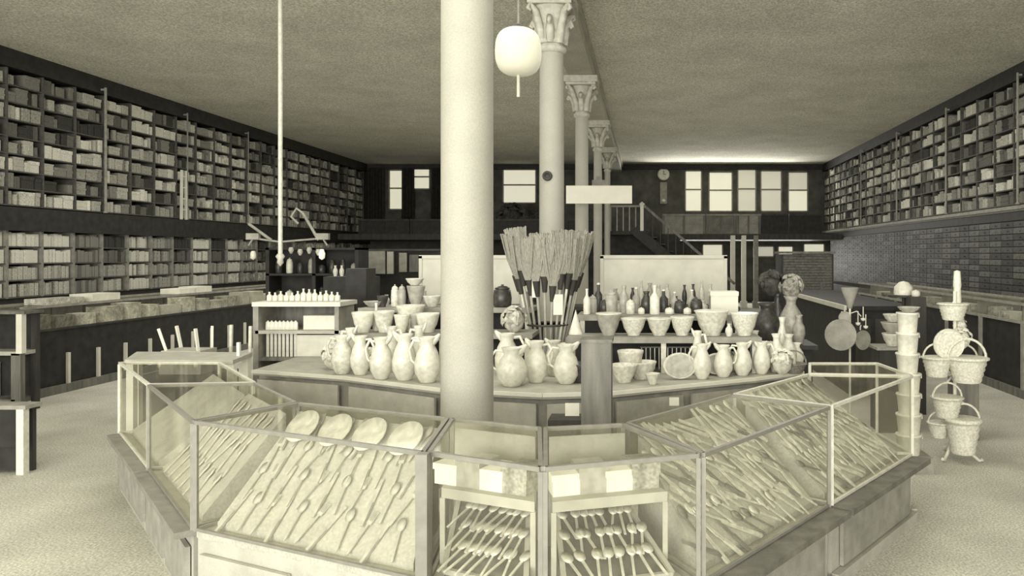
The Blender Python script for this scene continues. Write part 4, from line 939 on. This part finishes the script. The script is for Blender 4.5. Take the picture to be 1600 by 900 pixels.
# pole with hanging pans
Yk = 7.4
t = thing('pan_stand', 'thin white pole stand with cone top before the dark counter', 'stand', (X(1328, Yk), Yk, 0))
part('pole', MB().path([(0, 0, 0), (0, 0, Z(470, Yk))], .011, 8), WHITE, t)
part('cone_top', MB().lathe([(.02, Z(482, Yk)), (.045, Z(470, Yk)), (.085, Z(450, Yk)), (.075, Z(449, Yk)), (0, Z(465, Yk))], n=16), GREYW, t)
part('foot', MB().lathe([(.16, 0), (.15, .02), (.02, .04)], n=18), STEEL, t)
for s in (-1, 1): part('hook_arm', MB().path([(0, 0, Z(490, Yk)), (s*.06, -.02, Z(486, Yk)), (s*.1, -.03, Z(494, Yk))], .006, 6), NICKEL, t)
tl = Matrix.Rotation(PI/2, 3, 'X')
for px, py, rr_, m, l in [(1312, 522, 24, WICKD, 'large oval brown pan hanging left on the thin pole stand'), (1342, 530, 15, WICKD, 'smaller brown pan hanging right on the thin pole stand'), (1318, 495, 9, STEEL, 'small dark pan high on the thin pole stand')]:
    rad = rr_*Yk/F; tt = thing('hanging_pan', l, 'pan', (X(px, Yk), Yk-.05, Z(py, Yk)), 0, 'pans on the pole stand')
    tt.rotation_euler[2] = .5 if px > 1330 else -.35
    part('dish', MB().lathe([(0, 0), (rad*.85, 0), (rad, .03), (rad*.96, .035), (rad*.8, .008), (0, .008)], n=24, tilt=Matrix.Rotation(PI/2, 3, 'X') @ Matrix.Identity(3)), m, tt)
    part('rim', MB().lathe([(rad*.96, .03), (rad*1.02, .035), (rad*1.0, .042), (rad*.94, .037)], n=24, tilt=Matrix.Rotation(PI/2, 3, 'X')), GREYW, tt)
    part('handle', MB().path([(0, 0, rad), (0, 0, rad*1.35), (.01, 0, rad*1.5)], .006, 6), NICKEL, tt)
for k, (px, py) in enumerate([(1338, 500), (1346, 493), (1350, 505)]):
    solo('small_ladle', MB().lathe([(0, 0), (.022, .012), (.024, .03), (0, .02)], n=10).path([(0, 0, .02), (0, 0, .14)], .005, 5), WHITE, 'small white ladle hanging beside the pole, %s from the left' % ORD[k], 'ladle', (X(px, Yk), Yk-.06, Z(py, Yk)-.05), 0, 'ladles on the pole stand')

# ------------------------------------------------------------------ tall stack of white pails
Yt = 5.9
zst = Z(488, Yt); wpx = 34; rp = 17*Yt/F
n = 7; z = 0.0
solo('pail_plinth', MB().box(-.14, -.14, 0, .14, .14, .12), GREYW, 'grey plinth under the tall stack of white pails', 'plinth', (X(1420, Yt), Yt, 0)); z = .12
hp = (zst-.12)/n
for k in range(n):
    t = thing('white_pail', 'white pail in the tall stack behind the showcase end, %s from the bottom' % ORD[k], 'pail', (X(1420-(2 if k > 3 else 0), Yt), Yt, z), 0, 'stack of white pails')
    rk = rp*(1.16-.03*k); part('body', MB().lathe([(rk*.82, 0), (rk*.97, hp*.9), (rk*1.04, hp*.92), (rk*1.04, hp), (rk*.9, hp)], n=22), WHITE, t)
    part('ear', MB().box(rk*.98, -.015, hp*.75, rk*1.06, .015, hp*.95), NICKEL, t); z += hp
bowl(1420, Yt, z, .04, .17, GREYG, 'grey dish on top of the stack of white pails'); 
Yq = 8.2
t = thing('domed_lamp', 'white domed cover on a dark stand above the pails', 'cover', (X(1412, Yq), Yq, 0))
part('dome', MB().lathe([(.1, Z(461, Yq)), (.105, Z(457, Yq)), (.095, Z(448, Yq)), (.05, Z(441, Yq)), (0, Z(439, Yq))], n=20), WHITE, t)
part('plate', MB().lathe([(.16, Z(464, Yq)), (.17, Z(461, Yq)), (0, Z(460, Yq))], n=20), DARK, t); part('stem', MB().path([(0, 0, 0), (0, 0, Z(463, Yq))], .02, 8), DARK, t)
jar(1431, 8.0, Z(462, 8.2), .07, .09, CREAM, 'small pale pot right of the white dome')
solo('pot_shelf', MB().box(-.08, -.08, 0, .08, .08, Z(462, 8.2)), DARK, 'dark stand under the small pale pot', 'stand', (X(1431, 8.0), 8.0, 0))
t = thing('low_stand', 'dark stand with grey dome pans left of the pail stack', 'stand', (X(1393, 7.2), 7.2, 0))
part('body', MB().box(-.14, -.1, 0, .14, .2, Z(545, 7.2)), DARK, t); part('shelf', MB().box(-.17, -.12, Z(545, 7.2), .17, .22, Z(541, 7.2)), GREYW, t)
bowl(1395, 7.2, Z(541, 7.2)+.001, .12, .2, IVORY, 'pale bowl left of the pail stack, lower one'); bowl(1395, 7.2, Z(541, 7.2)+.125, .1, .22, GREYG, 'grey bowl stacked above the pale bowl, left of the pails')
bowl(1395, 7.2, Z(541, 7.2)+.23, .07, .18, IVORY, 'pale dish topping the bowl stack left of the pails')

# ------------------------------------------------------------------ basket tree
Yx = 6.25; bx0 = X(1492, Yx)
t = thing('basket_tree', 'white branching display tree hung with baskets on curled feet', 'stand', (bx0, Yx, 0))
part('pole', MB().path([(0, 0, .1), (0, 0, Z(455, Yx))], .014, 10), CREAM, t)
for a in (PI*1.25, PI*1.72, PI*.5):
    c_, s_ = math.cos(a), math.sin(a)
    part('foot', MB().path([(0, 0, .13), (c_*.07, s_*.07, .14), (c_*.15, s_*.15, .05), (c_*.21, s_*.21, .015), (c_*.23, s_*.23, .03)], .013, 8), CREAM, t)
def arm(dx, dy, z): part('branch', MB().path([(0, 0, z), (dx*.5, dy*.5, z+.04), (dx, dy, z+.01)], .009, 6), CREAM, t)
gb = 'baskets on the basket tree'
spec = [(1489, 500, 22, 24, 0, 'round shallow basket at the top of the basket tree', -.0), (1464, 588, 22, 28, -.10, 'left middle basket on the basket tree', 1), (1511, 597, 30, 36, -.14, 'large right middle basket on the basket tree', 1),
        (1480, 652, 23, 30, -.10, 'basket below the middle pair, on the basket tree', 1), (1467, 683, 17, 22, -.02, 'small low left basket on the basket tree', 1), (1505, 708, 26, 50, -.16, 'big deep bottom basket on the basket tree, nearest the floor', 1)]
for px, pyb, rpx, hpx, dy, l, hd_ in spec:
    Yv = Yx+dy; rr_ = rpx*Yv/F; hh = hpx*Yv/F; zb_ = Z(pyb, Yv)
    if 'bottom' in l or zb_ < .02: zb_ = max(zb_, .02)
    basket(px, Yv, zb_, rr_, hh, WICK, l, gb, bool(hd_) )
    arm(X(px, Yv)-bx0, dy, zb_+hh+ (rr_ if hd_ else 0))
# flat round basket tray hanging upright
rad = 23*Yx/F; tt = thing('basket_tray', 'round flat woven tray hanging upright on the basket tree', 'tray', (X(1473, Yx), Yx-.12, Z(535, Yx)))
for k in range(5): part('coil', MB().lathe([(rad*(.2*k), 0), (rad*(.2*k+.1), .018), (rad*(.2*k+.19), 0)], n=24, tilt=tl), WICK, tt)
part('rim', MB().lathe([(rad*.96, -.01), (rad*1.04, 0), (rad*.98, .03), (rad*.92, .01)], n=24, tilt=tl), WICK, tt)
part('backing', MB().lathe([(0, -.012), (rad, -.012), (rad, -.004), (0, -.004)], n=24, tilt=tl), WICK, tt)
cabbage(1502, 6.22, Z(545, 6.2), .085, WICK, 'bunch of pale woven flowers on the right of the basket tree', 'flower_bunch', 'flowers', 50, 8)
cabbage(1500, 6.3, Z(520, 6.2), .06, WICK, 'small upper bunch of pale flowers on the basket tree', 'flower_bunch', 'flowers', 30, 9)
solo('paper_roll', MB().lathe([(.028, 0), (.033, .02), (.028, .12), (.033, .14), (.026, .26), (0, .27)], n=12), WHITE, 'tall white paper roll standing at the top of the basket tree', 'roll', (X(1498, Yx), Yx+.03, Z(474, Yx)))
part('perch', MB().box(-.02, -.02, Z(478, Yx), .06, .08, Z(474, Yx)-.001), CREAM, t)
basket(1505, 6.9, Z(590, 6.9), .13, .16, WICK, 'pale basket behind the right side of the basket tree', gb)
solo('basket_block', MB().box(-.1, -.1, 0, .1, .1, Z(590, 6.9)), MIDW, 'brown block under the rear basket beside the basket tree', 'block', (X(1505, 6.9), 6.9, 0))

cabbage(800, 24.75, 2.32, .50, LEAF, 'dark bushy plant on the gallery before the middle rear window', 'leafy_plant', 'plant', 70, 12)
cabbage(833, 25.5, 2.32, .42, LEAF, 'smaller dark plant on the gallery beside the bushy one', 'leafy_plant', 'plant', 60, 13)

PALEF = mat('pale_ruffle', .62, .25, 30, .85, .15)
for px, Y, z, r_, l, sd in [(1222, 5.98, PZ+.002, .10, 'ruffled white ornament near the right corner of the centre counter', 21), (1203, 6.28, PZ+.002, .11, 'ruffled white ornament behind the right end pitchers', 22),
                        (1143, 6.22-.12, PZ+.002, .08, 'small ruffled white ornament under the right tier edge', 23), (522, 6.25, PZ+.002, .11, 'ruffled white ornament at the left end behind the ribbed pitcher', 24),
                        (582, 6.2, PZ+.002, .09, 'small ruffled ornament behind the second and third pitchers', 25)]:
    cabbage(px, Y, z, r_, PALEF, l, 'ruffled_ornament', 'ornament', 36, sd)
# more mixed wares on the upper right tier, in front of the white panel
for k, (px, h, w_, m) in enumerate([(935, .26, .07, DARKG), (966, .10, .09, IVORY), (994, .22, .07, GREYG), (1037, .2, .08, DARKG), (1054, .18, .06, GREYG), (1099, .10, .08, IVORY), (1081, .2, .07, GREYG)]):
    bottle(px, 6.82, U, h, w_, m, '%s flask in the back row of the upper right tier, %s from the left' % ({DARKG: 'dark', GREYG: 'grey', IVORY: 'ivory'}[m], ORD[k]), 'flasks in the back row of the upper right tier')
